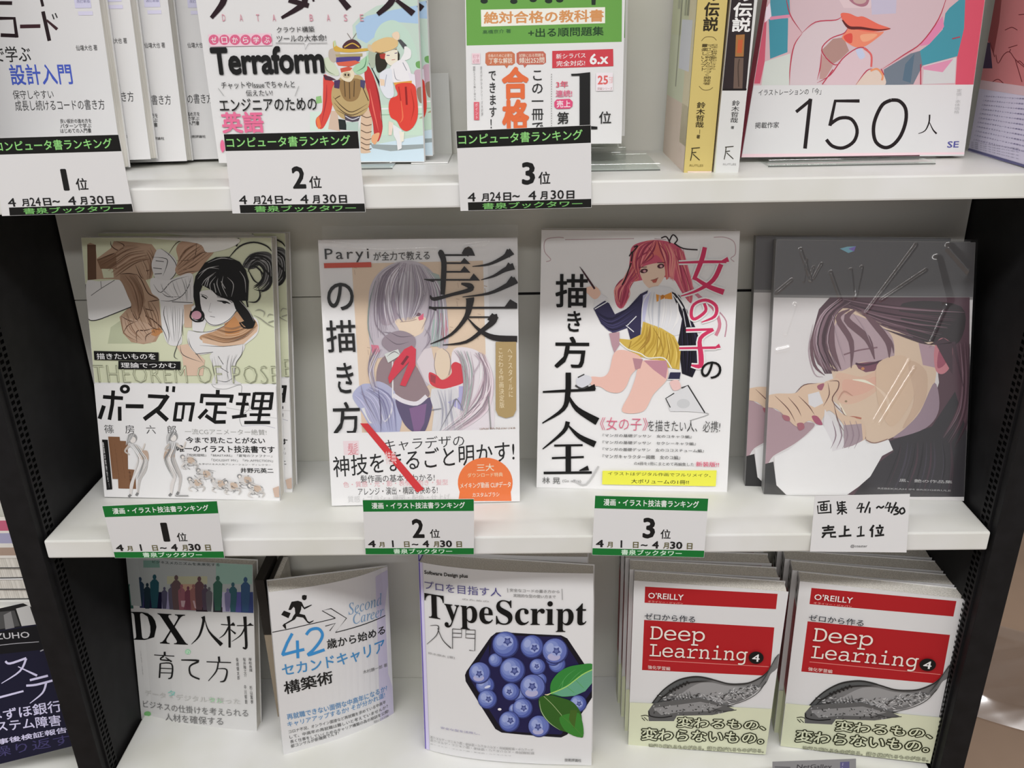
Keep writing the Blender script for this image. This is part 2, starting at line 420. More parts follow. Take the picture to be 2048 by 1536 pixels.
s.H([(400,400),(480,520),(545,700),(560,820)], [(540,390),(600,480),(630,600),(600,760)], 9, 8, SH, 6, 42)
s.H([(400,800),(430,950),(560,1040)], [(700,640),(760,760),(790,930)], 15, 9, SH, 10, 43)
s.H([(560,300),(600,400),(650,470)], [(690,100),(740,200),(700,400)], 9, 8, SH, 8, 44)
s.P([(65,460),(110,440),(180,450),(330,440),(400,450),(470,600),(500,690),(420,730),(240,810),(150,830),(80,815),(55,620)], '#d2d2d0', True)
s.S([(55,480),(60,700),(80,815),(160,830),(300,780),(500,700)], 9, '#333333').S([(110,590),(210,520),(340,440)], 6, '#555555').S([(205,450),(210,520)], 5, '#555555')
s.P([(760,140),(840,160),(930,230),(945,320),(900,430),(800,470),(740,430),(700,300),(720,220)], '#c9c9c9', True)
for a in ([(790,130),(880,200),(940,290),(930,380),(860,450),(770,465),(720,400)], [(700,215),(840,230),(850,290),(810,400)], [(715,320),(800,330)], [(730,380),(800,375)], [(740,250),(820,260)]): s.S(a, 7, '#3c3c3c', taper=True)
s.P([(940,130),(1000,60),(1150,50),(1250,90),(1320,140),(1230,260),(1160,350),(1000,400),(930,350),(960,240)], '#ab8b72', True)
for a in ([(860,200),(940,80),(1060,40),(1180,60)], [(970,220),(1050,140),(1160,70)], [(940,250),(1080,240),(1200,170),(1320,160)], [(930,400),(1060,360),(1160,350)], [(1000,340),(1100,310),(1200,230)], [(1140,70),(1130,180),(1100,260)]): s.S(a, 7, '#4a3428', taper=True)
s.H([(950,260),(1020,130),(1150,60)], [(960,380),(1120,300),(1300,150)], 13, 7, SH, 8, 45)
s.P([(700,420),(860,440),(1080,370),(1110,500),(1100,700),(1000,900),(990,1060),(860,1060),(800,880),(780,640),(700,560)], '#cfcfcf', True)
s.P([(1015,680),(1110,670),(1100,760),(1090,900),(1020,900)], '#c2a78f').P([(1090,700),(1220,620),(1250,800),(1200,950),(1100,930)], '#cfcfcf')
s.P([(940,1080),(1060,1060),(1220,1220),(1200,1370),(1020,1370),(1000,1180)], '#cdb29c')
for a in ([(720,480),(790,560),(900,450),(1060,400)], [(790,640),(900,640),(1000,590),(1060,500),(1090,400)], [(900,650),(1100,660)], [(830,690),(820,780),(870,960),(860,1060)], [(1010,720),(1000,900),(1010,980)],
          [(780,870),(830,960),(860,1050)], [(1000,960),(950,1080),(920,1180),(960,1210)], [(1050,960),(1060,1060),(1140,1160),(1210,1250)], [(980,1080),(1010,1170),(1190,1240)], [(800,560),(860,600),(1000,600)]): s.S(a, 7, '#444444', taper=True)
s.P([(1060,930),(1180,950),(1400,880),(1500,760),(1700,800),(1745,880),(1720,980),(1600,1080),(1560,1150),(1300,1150),(1150,1160),(1060,1060)], '#d0d0d0', True)
s.P([(1180,980),(1330,930),(1450,850),(1490,760),(1620,760),(1735,880),(1600,1010),(1400,1050),(1200,1030)], '#b08a68', True)
s.P([(1410,860),(1510,790),(1560,860),(1560,980),(1420,980)], '#b57f4e').P([(1190,1000),(1400,1050),(1600,1000),(1740,880),(1730,940),(1600,1060),(1400,1090),(1200,1050)], '#c9ab90')
s.P([(1290,1150),(1590,1070),(1580,1160),(1520,1250),(1510,1400),(1570,1452),(1300,1452),(1330,1330),(1290,1250)], '#cecece', True)
for a in ([(1060,930),(1240,945),(1400,890),(1490,800)], [(1180,980),(1400,1045),(1600,990),(1740,870)], [(1170,1075),(1400,1085),(1620,1060)], [(1130,1160),(1300,1140)], [(1590,1070),(1580,1160),(1520,1260),(1510,1420)], [(1290,1200),(1300,1300),(1320,1400)], [(1330,1410),(1430,1430),(1520,1370)], [(1060,1000),(1080,1080),(1140,1160)], [(1350,1180),(1400,1260)], [(1370,1290),(1450,1340)]): s.S(a, 6, '#4c4c4c', taper=True)
GR = ['#9c9c9c', '#b4b4b4', '#878787', '#e0e0e0']
s.H([(760,480),(790,560),(900,620)], [(1080,400),(1100,500),(1090,650)], 9, 6, GR, 10, 46)
s.H([(840,690),(860,860),(900,1040)], [(1000,700),(1000,860),(980,1050)], 8, 6, GR, 8, 47)
s.H([(1200,985),(1400,1050),(1600,1010),(1730,900)], [(1400,880),(1480,900),(1560,880),(1660,840)], 9, 8, ['#8f6c50', '#c9a888', '#7c5a40'], 6, 48)
s.H([(1310,1190),(1330,1320),(1320,1440)], [(1560,1160),(1510,1280),(1540,1440)], 9, 6, GR, 8, 49)
# face
s.P([(1160,560),(1300,540),(1480,640),(1530,720),(1460,830),(1350,880),(1260,870),(1190,760),(1170,660)], '#d2d2d2', True)
s.S([(1170,640),(1200,770),(1260,860),(1350,875),(1460,820),(1540,720)], 6, '#333333').S([(1340,640),(1420,650),(1470,670)], [6,18,5], '#1c1c1c').S([(1190,590),(1240,620)], 14, '#2a2a2a')
s.S([(1270,790),(1320,800)], 6, '#777777').S([(1340,600),(1430,620),(1490,660)], 6, '#333333').E(1410,655,22,12,'#222222',15).S([(1280,660),(1260,740),(1290,750)], 4, '#999999').S([(1180,575),(1230,590),(1250,610)],5,'#333333')
# hair
s.P([(1110,500),(1130,400),(1220,270),(1330,215),(1450,210),(1560,260),(1620,340),(1650,450),(1640,640),(1580,640),(1680,780),(1715,850),(1690,905),(1630,905),(1570,850),(1620,830),(1560,720),(1480,640),(1340,590),(1290,540),(1200,490),(1170,560),(1180,690),(1210,790),(1180,840),(1110,820),(1080,760),(1130,700),(1110,600)], '#191919')
s.P([(1480,600),(1560,640),(1640,760),(1620,860),(1520,720)], '#191919').E(1140,780,48,42,'#b98a99')
for a in ([(1190,490),(1230,430),(1330,360)], [(1210,530),(1240,440),(1310,380)], [(1290,560),(1270,480),(1330,400)], [(1380,590),(1340,480),(1350,420)], [(1440,600),(1390,490),(1400,400)], [(1480,600),(1500,480),(1440,410)], [(1160,380),(1260,320),(1360,330)], [(1250,270),(1380,225),(1500,240)], [(1560,350),(1610,430),(1620,560)], [(1150,430),(1240,330),(1360,300)], [(1560,640),(1650,740),(1700,840)], [(1240,500),(1260,420)],[(1330,560),(1310,470)],[(1420,520),(1380,450)]): s.S(a, 8, '#a5a5a5', taper=True)
for a in ([(1090,740),(1080,800),(1130,840),(1200,830),(1210,770),(1170,720)], [(1560,850),(1600,900),(1680,900),(1710,840)]): s.S(a, 14, '#1b1b1b')
s.P([(1590,300),(1660,190),(1790,160),(1870,190),(1880,300),(1830,320),(1760,290),(1690,330)], '#4c4c4c', True)
s.H([(1600,300),(1700,190),(1860,240),(1875,440),(1780,545)], [(1660,340),(1740,280),(1790,350),(1770,440),(1690,500)], 18, 12, ['#1c1c1c', '#2c2c2c', '#6a6a6a', '#222222', '#8c8c8c'], 8, 50)
for a in ([(1440,240),(1560,110),(1700,70),(1830,110),(1890,190)], [(1620,240),(1720,180),(1860,200)], [(1600,290),(1700,230),(1860,250)], [(1640,330),(1700,440),(1750,470)], [(1690,290),(1790,380),(1760,470),(1690,520)], [(1750,290),(1850,380),(1850,480),(1790,540),(1700,530)], [(1640,360),(1680,300),(1760,340),(1780,430)], [(1760,300),(1870,420),(1840,520),(1760,560)], [(1640,650),(1720,650),(1760,590),(1740,500)], [(1620,600),(1640,700)], [(1530,110),(1550,30)]): s.S(a, 15, '#222222', taper=True)
for a in ([(1710,740),(1750,725),(1800,750),(1790,800)], [(1700,780),(1760,810),(1840,870),(1910,900)], [(1830,800),(1850,770),(1900,780)], [(1840,850),(1900,830)]): s.S(a, 10, '#8d8f80', taper=True)
s.P([(700,25),(1500,25),(1500,110),(1250,170),(1150,80)], '#d2d2cc', True)
s.part('title_lettering')
s.T('THEOREM OF POSE', 120, 1262, 1950, 1450, '#8c9078', b=-.012, sp=1.1).T('THEOREM OF POSE', 134, 1274, 1936, 1440, '#c6cbad', b=-.03, sp=1.1)
s.P([(140,1128),(772,1142),(772,1226),(146,1215)], BK).P([(380,1225),(985,1230),(985,1312),(380,1305)], BK)
s.T('描きたいものを', 165, 1150, 745, 1212, '#e8e8e8', b=.01).T('理論でつかむ', 402, 1240, 945, 1296, '#e8e8e8', b=.01)
s.part('paper_band', M_MATTE).view(5.12, 180, 750).R(-100, 88, 2100, 1330, WH)
s.part('band_drawing').S([(1250,90),(1290,130),(1400,140),(1550,100),(1560,200),(1640,330),(1540,430),(1560,520)], 7, '#999999').S([(1400,330),(1600,360),(1880,350)], 5, '#aaaaaa').S([(1560,520),(1760,510),(1900,540)],5,'#a5a5b5').S([(1800,430),(1950,440)],5,'#bbbbbb')
s.part('band_lettering')
K = '#141414'
# heavy slanted title built stroke by stroke
for pts, w in (([(140,220),(345,235)],38), ([(245,155),(235,300),(205,455)],38), ([(150,310),(105,445)],42), ([(310,320),(312,465)],38), ([(372,315),(555,318)],42),
   ([(600,212),(800,222)],38), ([(805,205),(720,330),(560,450)],44), ([(680,350),(800,460)],44), ([(800,110),(795,170)],30), ([(866,112),(860,172)],30),
   ([(880,290),(1080,292)],32), ([(895,285),(870,470)],34), ([(970,290),(950,450)],26), ([(860,456),(950,458)],30), ([(1065,280),(1030,472)],34),
   ([(1315,148),(1312,200)],40), ([(1140,205),(1475,215)],36), ([(1155,195),(1145,285)],34), ([(1462,200),(1445,280)],34), ([(1190,290),(1400,294)],34), ([(1300,290),(1275,470)],36), ([(1290,378),(1405,382)],30), ([(1205,350),(1120,440)],36), ([(1190,410),(1290,478),(1395,476)],38),
   ([(1525,192),(1650,195)],30), ([(1500,290),(1630,295)],30), ([(1595,190),(1555,410)],36), ([(1460,428),(1610,410)],34),
   ([(1690,175),(1665,345)],32), ([(1870,175),(1850,345)],36), ([(1690,185),(1885,187)],30), ([(1680,262),(1865,264)],24), ([(1660,338),(1860,340)],28), ([(1780,180),(1730,480)],34), ([(1640,402),(1850,404)],28), ([(1585,482),(1850,482)],34)):
    s.S(pts, w, K, smooth=False)
s.E(365,140,52,46,K).E(365,140,20,17,WH)
s.T('篠　房　六　郎', 148, 505, 895, 600, '#333333', b=-.005)
s.T('一流CGアニメーター絶賛!', 975, 545, 1815, 612, '#9a9a96', b=0).T('今まで見たことがない', 985, 628, 1800, 700, K, b=.018).T('唯一のイラスト技法書です', 890, 712, 1900, 795, K, b=.02)
s.T('『呪術廻戦』「BEASTARS」「蒼穹のファフナー」', 1000, 800, 1870, 838, '#777777').T('「DOLISHT MV」「Mr.AFFECTION」', 1250, 850, 1880, 888, '#888888').T('を手がける大人気アニメーション・ディレクター', 1120, 896, 1860, 925, '#888888')
s.T('井野元英二', 1545, 945, 1885, 1000, '#2c2c2c', b=.02)
s.P([(132,655),(190,658),(238,1165),(180,1170)], BK).V('豊富な実例付き！', 150, 680, 196, 1150, '#e0e0e0')
s.P([(195,625),(312,628),(316,668),(392,672),(398,958),(472,965),(480,1160),(300,1155),(296,1060),(240,1058)], '#7c573c')
for i, (x, y, n) in enumerate(((345, 690, 8), (285, 700, 8), (235, 680, 7), (425, 975, 4))): s.V('今の体の動き基本構造'[:n+1], x-22, y, x+22, y+n*46, '#3c2417')
s.part('band_drawing')
def tiny(x, y, h, lean=0, seed=1):
    G = ['#a9a9a9', '#8f8f8f', '#c2c2c2', '#777777']
    s.E(x, y, h*.085, h*.085, '#8d8d8d').E(x+h*.015, y+h*.03, h*.05, h*.055, '#d8d4d0').H([(x-h*.07, y-h*.05), (x-h*.09, y+h*.02), (x-h*.1, y+h*.13)], [(x+h*.05, y-h*.08), (x+h*.02, y-h*.03), (x-h*.03, y+h*.05)], 9, h*.018, G, 3, seed)
    s.P([(x-h*.07,y+h*.1),(x+h*.09,y+h*.11),(x+h*.1+lean*.6,y+h*.22),(x+h*.08+lean,y+h*.33),(x-h*.05+lean,y+h*.33),(x-h*.03+lean*.4,y+h*.2)], '#c0c0c0', True).P([(x+lean-h*.02,y+h*.24),(x+h*.11+lean,y+h*.22),(x+h*.12+lean,y+h*.40),(x-h*.04+lean,y+h*.40)], '#b39c8a', True)
    s.S([(x+lean+h*.0,y+h*.36),(x+h*.02+lean*.5,y+h*.52),(x+h*.035,y+h*.66),(x-h*.01,y+h*.82),(x-h*.02,y+h*.97)], [h*.10,h*.09,h*.05,h*.06,h*.025], '#cdc9c6').S([(x+h*.08+lean,y+h*.36),(x+h*.12+lean*.6,y+h*.54),(x+h*.13,y+h*.70),(x+h*.1,y+h*.93)], [h*.09,h*.075,h*.05,h*.025], '#b9b5b2')
    s.S([(x+h*.06,y+h*.13),(x+h*.17,y+h*.2),(x+h*.22,y+h*.09)], [h*.04,h*.03,h*.02], '#c8c0b8').S([(x-h*.05,y+h*.13),(x-h*.12,y+h*.22),(x-h*.04,y+h*.28)], [h*.04,h*.03,h*.02], '#b8b0a8').S([(x-h*.02,y+h*.96),(x-h*.06,y+h*1.0)], h*.04, '#777777').S([(x+h*.1,y+h*.93),(x+h*.07,y+h*.98)], h*.04, '#777777')
    s.H([(x-h*.06,y+h*.1),(x-h*.02+lean*.5,y+h*.24),(x+lean-h*.04,y+h*.4),(x,y+h*.7)], [(x+h*.1,y+h*.11),(x+h*.1+lean*.5,y+h*.24),(x+h*.12+lean,y+h*.4),(x+h*.14,y+h*.7)], 9, h*.012, ['#7c7c7c', '#999999', '#e0e0e0'], 4, seed+5)
tiny(440, 640, 600, 90, 3); tiny(855, 620, 610, -60, 4)
for k, (x, y) in enumerate(((1090,1100),(1330,1110),(1180,1010),(1600,1070),(1700,1160),(1460,1130),(1020,870))):
    rr = random.Random(k+30)
    s.P([(x-70,y-10),(x-30,y-50),(x+40,y-44),(x+80,y-4),(x+50,y+40),(x-20,y+46)], '#c3c1bf', True).P([(x-10,y-34),(x+50,y-30),(x+60,y+20),(x,y+24)], '#bca896', True).E(x-62, y-44, 24, 22, '#8c8c8c').E(x-58, y-38, 13, 14, '#d8d2cc')
    s.S([(x+40,y+20),(x+90,y+44),(x+70,y+84)], [26,18,9], '#b9b5b1').S([(x-40,y+24),(x-70,y+60),(x-30,y+82)], [22,15,8], '#cac6c2')
    for _ in range(11): a0 = (x+rr.uniform(-80, 70), y+rr.uniform(-50, 60)); s.S([a0, (a0[0]+rr.uniform(-30, 40), a0[1]+rr.uniform(-26, 26)), (a0[0]+rr.uniform(-10, 60), a0[1]+rr.uniform(-10, 40))], 6, rr.choice(['#7c7c7c', '#999999', '#666666']), taper=True)
s.P([(1880,1150),(1960,1120),(1990,1240),(1900,1240)], '#c0a898').R(880, 1216, 1020, 1232, '#999999')
s.finish(root1)
for c_, d_, lb in ((root1, (.0085, .0165, 0), 'copy of the posing woman art book, leaning right behind the front copy'),):
    copy_tree(c_, Matrix.Translation(d_), lb)

# ---- hair drawing book, in a clear sleeve
M2 = pose((.259, .057, 0), -11, 1.6)
Q2 = [(636, 480), (1035, 476), (1040, 1002), (664, 1011)]
s = book('art_book', M2, Q2, .016, 'sleeved art book about drawing hair with a silver-haired girl and an orange half disc', cover='#dcdcdc')
root2 = s.root
s.part('cover_drawing').view(4.042, 690, 500)
s.R(55, 110, 1155, 1475, '#d5bfa6').R(1155, 130, 1400, 700, '#cfcfcf')
for i in range(26):
    x = 70+(i*167) % 1060; y = 140+(i*271) % 1250; s.S([(x, y), (x+26, y+6)], 5, '#b79f88').S([(x+6, y+20), (x+12, y+60)], 5, '#bea68f')
s.P([(60,1180),(130,1090),(230,1080),(440,1080),(440,1475),(250,1475),(130,1300)], '#a7abca', True).P([(130,1280),(240,1250),(260,1400),(200,1400)], '#d6d6d6')
s.P([(880,800),(1060,810),(1150,930),(1190,1120),(1190,1475),(950,1475),(870,1200),(860,1000)], '#d9d3d8', True)
s.P([(200,760),(190,450),(210,280),(300,160),(430,95),(560,90),(680,150),(760,260),(820,430),(830,790),(700,770),(680,900),(720,1000),(650,1100),(560,900),(400,850),(250,870)], '#b9b2bb', True)
s.P([(250,420),(280,250),(380,150),(500,110),(480,300),(420,560),(300,600)], '#a597a2', True).P([(390,250),(520,170),(620,300),(620,430),(500,600),(420,450)], '#c4c2c8', True)
s.P([(700,180),(760,200),(800,330),(720,330)], '#9fb0aa').P([(700,560),(770,560),(770,780),(700,780)], '#9fb3ae').P([(770,510),(810,510),(830,640),(810,760),(780,680)], '#c5536f')
s.P([(210,765),(270,770),(285,820),(225,860)], '#cc7389')
# neck, body
s.P([(640,800),(700,790),(740,1000),(700,1100),(650,1060),(580,900)], '#d0c8cc').P([(260,960),(330,850),(480,840),(570,930),(650,1080),(680,1180),(540,1240),(400,1180),(270,1120)], '#8f7b80', True)
s.P([(250,1060),(400,1140),(400,1300),(330,1400),(200,1380),(150,1180)], '#a9abc6', True)
s.P([(410,1200),(560,1250),(690,1190),(700,1300),(640,1475),(560,1475),(470,1390)], '#5c5272', True).P([(520,1280),(660,1240),(640,1400),(600,1475),(560,1475)], '#80608a')
s.S([(390,1170),(470,1220),(580,1240),(660,1180)], 34, '#d9d6dc').S([(385,900),(385,1200),(370,1320),(320,1385),(290,1300)], 11, '#dedbe2')
s.P([(700,1120),(900,1110),(930,1200),(880,1260),(960,1475),(700,1475),(720,1300),(690,1200)], '#cfcfd2').P([(830,1230),(920,1190),(920,1100),(960,1100),(950,1300),(890,1270)], '#a8a6cf')
s.E(785, 920, 66, 128, '#d8c6ae').S([(735,830),(722,930),(745,1030)], 6, '#9a8c8c').S([(790,795),(840,840),(855,930),(840,1010)], 6, '#9a8c8c')
s.P([(680,990),(740,1010),(790,1050),(860,1000),(860,930),(900,905),(960,950),(970,1060),(850,1110),(770,1120),(690,1080)], '#cc3644', True).P([(690,1000),(735,1020),(730,1080),(690,1060)], '#9c3944')
# face
s.P([(420,560),(640,540),(640,620),(620,670),(540,705),(470,680),(430,630)], '#dcc9b2', True).E(590, 520, 24, 14, '#6c5560').P([(590,545),(635,510),(635,560),(600,570)], '#d5607c').S([(445,582),(520,575),(580,560)], 5, '#a08a80')
# fringe and locks
HC = ['#8d8390', '#7d7280', '#a79fab', '#d2cdd6', '#bcb5bf', '#93889a']
s.H([(430,100),(260,200),(195,450),(205,760)], [(480,110),(420,250),(400,420),(440,570)], 26, 9, HC, seed=2)
s.H([(470,108),(410,300),(410,480),(450,575)], [(600,125),(670,300),(640,430),(560,560)], 26, 9, HC, seed=3)
s.H([(600,125),(690,300),(690,560),(650,780)], [(690,160),(790,330),(825,560),(820,780)], 18, 9, HC+['#9fb0aa', '#9fb3ae'], seed=4)
s.H([(235,790),(180,950),(230,1150)], [(310,800),(235,960),(270,1150)], 8, 9, HC, seed=5)
s.H([(1050,820),(1100,960),(1040,1200),(760,1470)], [(1130,840),(1195,1050),(1150,1300),(900,1475)], 22, 11, ['#a58f9a', '#e0cfd6', '#efe3e8', '#8b7d88', '#cbbac4'], seed=6)
s.H([(880,810),(940,900),(960,1100),(930,1300)], [(1010,815),(1040,1000),(1020,1200),(960,1400)], 12, 9, ['#a58f9a', '#9aa8a4', '#d6d0d6'], seed=7)
s.H([(70,1180),(140,1250),(250,1460)], [(250,1090),(400,1200),(430,1460)], 14, 8, ['#8785ac', '#7a789e', '#bcbbd8'], seed=8)
s.H([(700,1130),(760,1280),(720,1460)], [(920,1120),(900,1280),(960,1460)], 9, 8, ['#a3a3b4', '#8f8f9c', '#e3e3e6'], seed=9)
for a, c in (([(440,120),(430,330),(440,520),(470,580)], '#8d8390'), ([(540,110),(560,250),(560,420),(520,560)], '#948a96'), ([(330,190),(320,380),(360,560),(410,640)], '#8d8390'), ([(620,160),(680,330),(670,520),(620,640)], '#8d8390'),
             ([(250,250),(200,420),(190,640),(240,780)], '#7f8d8c'), ([(280,220),(240,420),(250,600),(330,700),(330,780)], '#857a86'), ([(690,230),(730,420),(690,600),(640,700)], '#8d8390'), ([(480,120),(500,300),(490,480)], '#a9a3ae'),
             ([(580,120),(620,260),(650,420)], '#a9a3ae'), ([(380,150),(360,350),(400,560)], '#a59ea9'), ([(720,420),(760,560),(740,700)], '#857a86'), ([(220,780),(190,960),(220,1120)], '#8b8290'), ([(270,820),(200,1000),(240,1140)], '#cbc4cc'),
             ([(1060,830),(1130,960),(1100,1120),(980,1320)], '#a58f9a'), ([(1090,850),(1170,1000),(1140,1180),(900,1400)], '#e0cfd6'), ([(1100,1200),(1000,1340),(840,1440)], '#e2ccd6'), ([(1160,1180),(1180,1470)], '#8b8b8b'), ([(950,870),(1000,1050),(980,1230)], '#a9a0a8'), ([(960,1300),(900,1200),(860,1280),(760,1470)], '#7f7f88'), ([(700,1290),(780,1280)],'#8a8a94'),
             ([(130,1090),(160,1200),(260,1380)], '#857f99'), ([(270,1130),(290,1300),(290,1480)], '#5c5675'), ([(650,640),(690,720),(620,820)], '#8d8390'), ([(1040,840),(1090,900),(1040,1000),(990,1180)], '#b6a9b3'), ([(310,660),(400,680),(450,740)], '#857a86')): s.S(a, 9, c, taper=True)
s.P([(330,690),(450,650),(560,700),(560,790),(480,860),(380,830),(300,760)], '#91848e', True).P([(320,840),(430,800),(450,850),(350,910)], '#c9cfcb')
for a in ([(330,700),(420,760),(520,740)], [(360,660),(450,700),(560,690)], [(340,860),(400,820),(450,850)]): s.S(a, 7, '#685c68', taper=True)
s.P([(480,800),(540,770),(575,800),(570,930),(490,1100),(445,1090),(520,900),(420,1010),(360,1080),(350,1030),(400,900)], '#cc3348').P([(500,850),(520,860),(470,930),(450,920)], '#7a2a38')
s.part('cover_lettering')
s.view(2.194, 600, 430).T('Paryi', 108, 148, 305, 205, '#2c2c2c', b=.0, sp=1.25).T('が全力で教える', 322, 162, 570, 195, '#3a3a3a').R(106, 211, 314, 228, '#c4432a')
s.T('の', 116, 298, 240, 416, K, b=.012, res=4).T('描', 112, 462, 250, 600, K, b=.010).T('き', 158, 648, 240, 780, K, b=.010).T('方', 140, 820, 270, 960, K, b=.012)
s.view(4.042, 690, 500)
for pts, w in (([(765,0),(775,20),(800,100),(795,260),(790,360)], [10,46,44,42,36]), ([(800,40),(980,40)], 15), ([(970,40),(1000,-5),(1050,45)], [60,50,4]), ([(800,105),(940,105)], 14), ([(820,175),(950,175)], 14),
   ([(660,240),(1020,240)], 14), ([(640,235),(720,248)], [6,22]), ([(940,270),(1010,290),(1010,320),(860,360),(720,395),(690,365)], [14,46,36,26,30,8]), ([(1350,10),(1280,60),(1160,115),(1030,132)], [60,34,20,6]),
   ([(1365,130),(1290,160),(1200,210),(1100,240)], [56,36,20,6]), ([(1385,240),(1310,285),(1160,350),(950,378)], [60,40,22,6]), ([(680,466),(1390,464)], 16), ([(680,458),(740,478)], [14,26]),
   ([(1010,385),(1010,420),(980,540),(860,680),(690,758)], [70,60,38,22,6]), ([(980,540),(1190,540)], 12), ([(1200,520),(1200,570),(1120,640),(980,740),(790,765)], [60,52,36,24,5]), ([(985,540),(1080,640),(1200,705),(1392,718)], [8,26,46,52])):
    s.S(pts, w, '#171010')
for t in ([(940,42),(995,-10),(1052,46)], [(925,110),(965,62),(1015,112)], [(925,180),(965,128),(1015,182)], [(1000,246),(1040,188),(1092,246)], [(1285,40),(1310,-10),(1360,20),(1330,60)], [(1290,150),(1320,98),(1370,150)], [(1300,270),(1345,208),(1395,258)], [(1280,472),(1335,396),(1392,430),(1392,472)], [(1150,560),(1190,508),(1242,545),(1200,590)]): s.P(t, '#171010')
s.P([(1218,740),(1384,740),(1384,1290),(1360,1340),(1300,1356),(1240,1335),(1218,1290)], '#a8905e').V('こだわる作画決定版', 1236, 785, 1290, 1275, '#dccfae').V('ヘアスタイルに', 1312, 785, 1362, 1190, '#dccfae')
s.T('HOW TO DRAW HAIR', 1090, 1435, 1380, 1460, '#8a6a50')
s.part('paper_band', M_MATTE).view(2.194, 600, 430).R(60, 958, 1000, 1300, '#dedede')
s.part('band_lettering')
s.R(190, 990, 262, 1050, '#e6ccd0').T('髪', 208, 1000, 258, 1050, '#d08a92').B('キャラデザの', 372, 1036, 722, 1014, 54, '#333333', b=0)
s.B('神技をまるごと明かす!', 150, 1150, 942, 1078, 92, K, b=.006)
s.T('髪作画の基本もわかる!', 265, 1140, 592, 1165, '#444444').T('アレンジ・演出・構図も決める!', 255, 1195, 605, 1220, '#444444')
s.T('色・質感・光・影・表情・動き・髪型', 190, 1168, 650, 1182, '#d7a6ac').T('質感・ブラシ・構図・配色・仕上げ', 210, 1230, 660, 1248, '#c5c5c5')
s.P([(695,1252)]+[(813+120*math.cos(a), 1172+110*math.sin(a)) for a in (math.pi*(.88+1.24*i/24) for i in range(25))]+[(928,1252)], '#e2702c')
s.T('三大', 775, 1090, 852, 1120, '#f0d9c0').T('ダウンロード特典', 735, 1130, 890, 1145, '#f0c9a4').T('メイキング動画 CLIPデータ', 703, 1172, 925, 1192, '#f3e3cf').T('カスタムブラシ', 757, 1215, 875, 1232, '#f3e3cf')
s.part('red_banner').P([(265,912),(300,912),(545,1200),(515,1215)], '#c9222a').P([(385,1030),(440,1095),(425,1105),(372,1045)], '#c9222a')
s.T('特典', 375, 1035, 425, 1090, '#e9bcbc', b=.01)
s.finish(root2)

# ---- girl drawing compendium
M3 = pose((.461, .088, 0), -8, -3.6)
Q3 = [(1083, 460), (1480, 462), (1454, 984), (1073, 975)]
s = book('art_book', M3, Q3, .020, 'art book with a pink-haired girl in navy blazer and yellow skirt', cover='#dedede')
root3 = s.root
s.part('cover_drawing').view(2.194, 1040, 430)
for a in ([(115,205),(135,195),(108,160),(112,110),(160,98),(192,100)], [(198,108),(500,104)], [(590,104),(640,108)], [(850,98),(900,98),(940,120),(945,170),(925,190),(940,205)]): s.S(a, 4, '#b9a3a8')
s.view(3.841, 1140, 450)
PK = '#c4506a'
s.P([(470,180),(520,140),(640,115),(760,130),(860,190),(900,330),(940,480),(930,600),(860,520),(800,420),(740,400),(520,430),(450,460),(450,560),(400,640),(355,610),(340,500),(380,430),(440,380),(460,260)], PK, True)
s.S([(1130,650),(1200,740),(1190,860)], 10, '#b78a98').S([(450,380),(360,460),(350,540)], 7, '#8c3a52').S([(900,400),(960,520),(1100,640),(1150,760),(1120,850)], 26, '#c9778c')
s.P([(545,330),(700,290),(740,350),(700,440),(650,485),(600,480),(555,420)], '#e6c2ac', True)
s.P([(480,200),(540,140),(640,118),(740,160),(780,240),(770,360),(740,420),(720,300),(660,230),(600,270),(540,310),(520,430),(470,380)], '#cf6a62', True)
PH = ['#a83c58', '#d9707c', '#8c2f48', '#e08a84', '#c4506a', '#b84a5c']
s.H([(640,120),(520,160),(475,290),(520,425)], [(665,125),(650,190),(610,245),(550,305)], 22, 10, PH, seed=12)
s.H([(660,120),(690,190),(730,290),(735,400)], [(770,150),(820,260),(800,380),(800,430)], 18, 10, PH, seed=13)
s.H([(470,290),(400,430),(345,500),(365,610)], [(530,400),(465,470),(455,550),(405,640)], 16, 10, PH, seed=14)
s.H([(800,180),(820,330),(850,450),(900,560)], [(870,190),(910,330),(945,480),(930,600)], 14, 10, PH, seed=15)
for a in ([(640,130),(600,200),(520,260),(500,360)], [(680,140),(740,220),(760,330)], [(600,170),(640,240),(560,300)], [(840,250),(890,380),(930,520)], [(470,330),(420,440),(370,520),(390,620)], [(800,200),(850,330),(860,450)]): s.S(a, 9, '#9c3450', taper=True)
s.E(568,352,30,17,'#4c2630',-10).E(697,315,27,18,'#4c2630',-10).E(572,354,12,10,'#c9949c').E(700,316,11,10,'#c9949c').S([(620,425),(650,418),(678,405)], 5, '#8c4a40').P([(628,428),(674,412),(660,442),(640,444)], '#b5584c').S([(530,325),(590,322)], 5, '#5c2630').S([(670,290),(730,288)], 5, '#5c2630')
for a in ([(455,240),(480,205),(470,280)], [(480,210),(520,160),(490,170)], [(700,100),(740,90),(770,140)], [(760,130),(790,75),(825,110),(800,145)], [(800,140),(870,180),(980,190)], [(470,290),(430,400),(400,460)]): s.S(a, 10, '#2c2024')
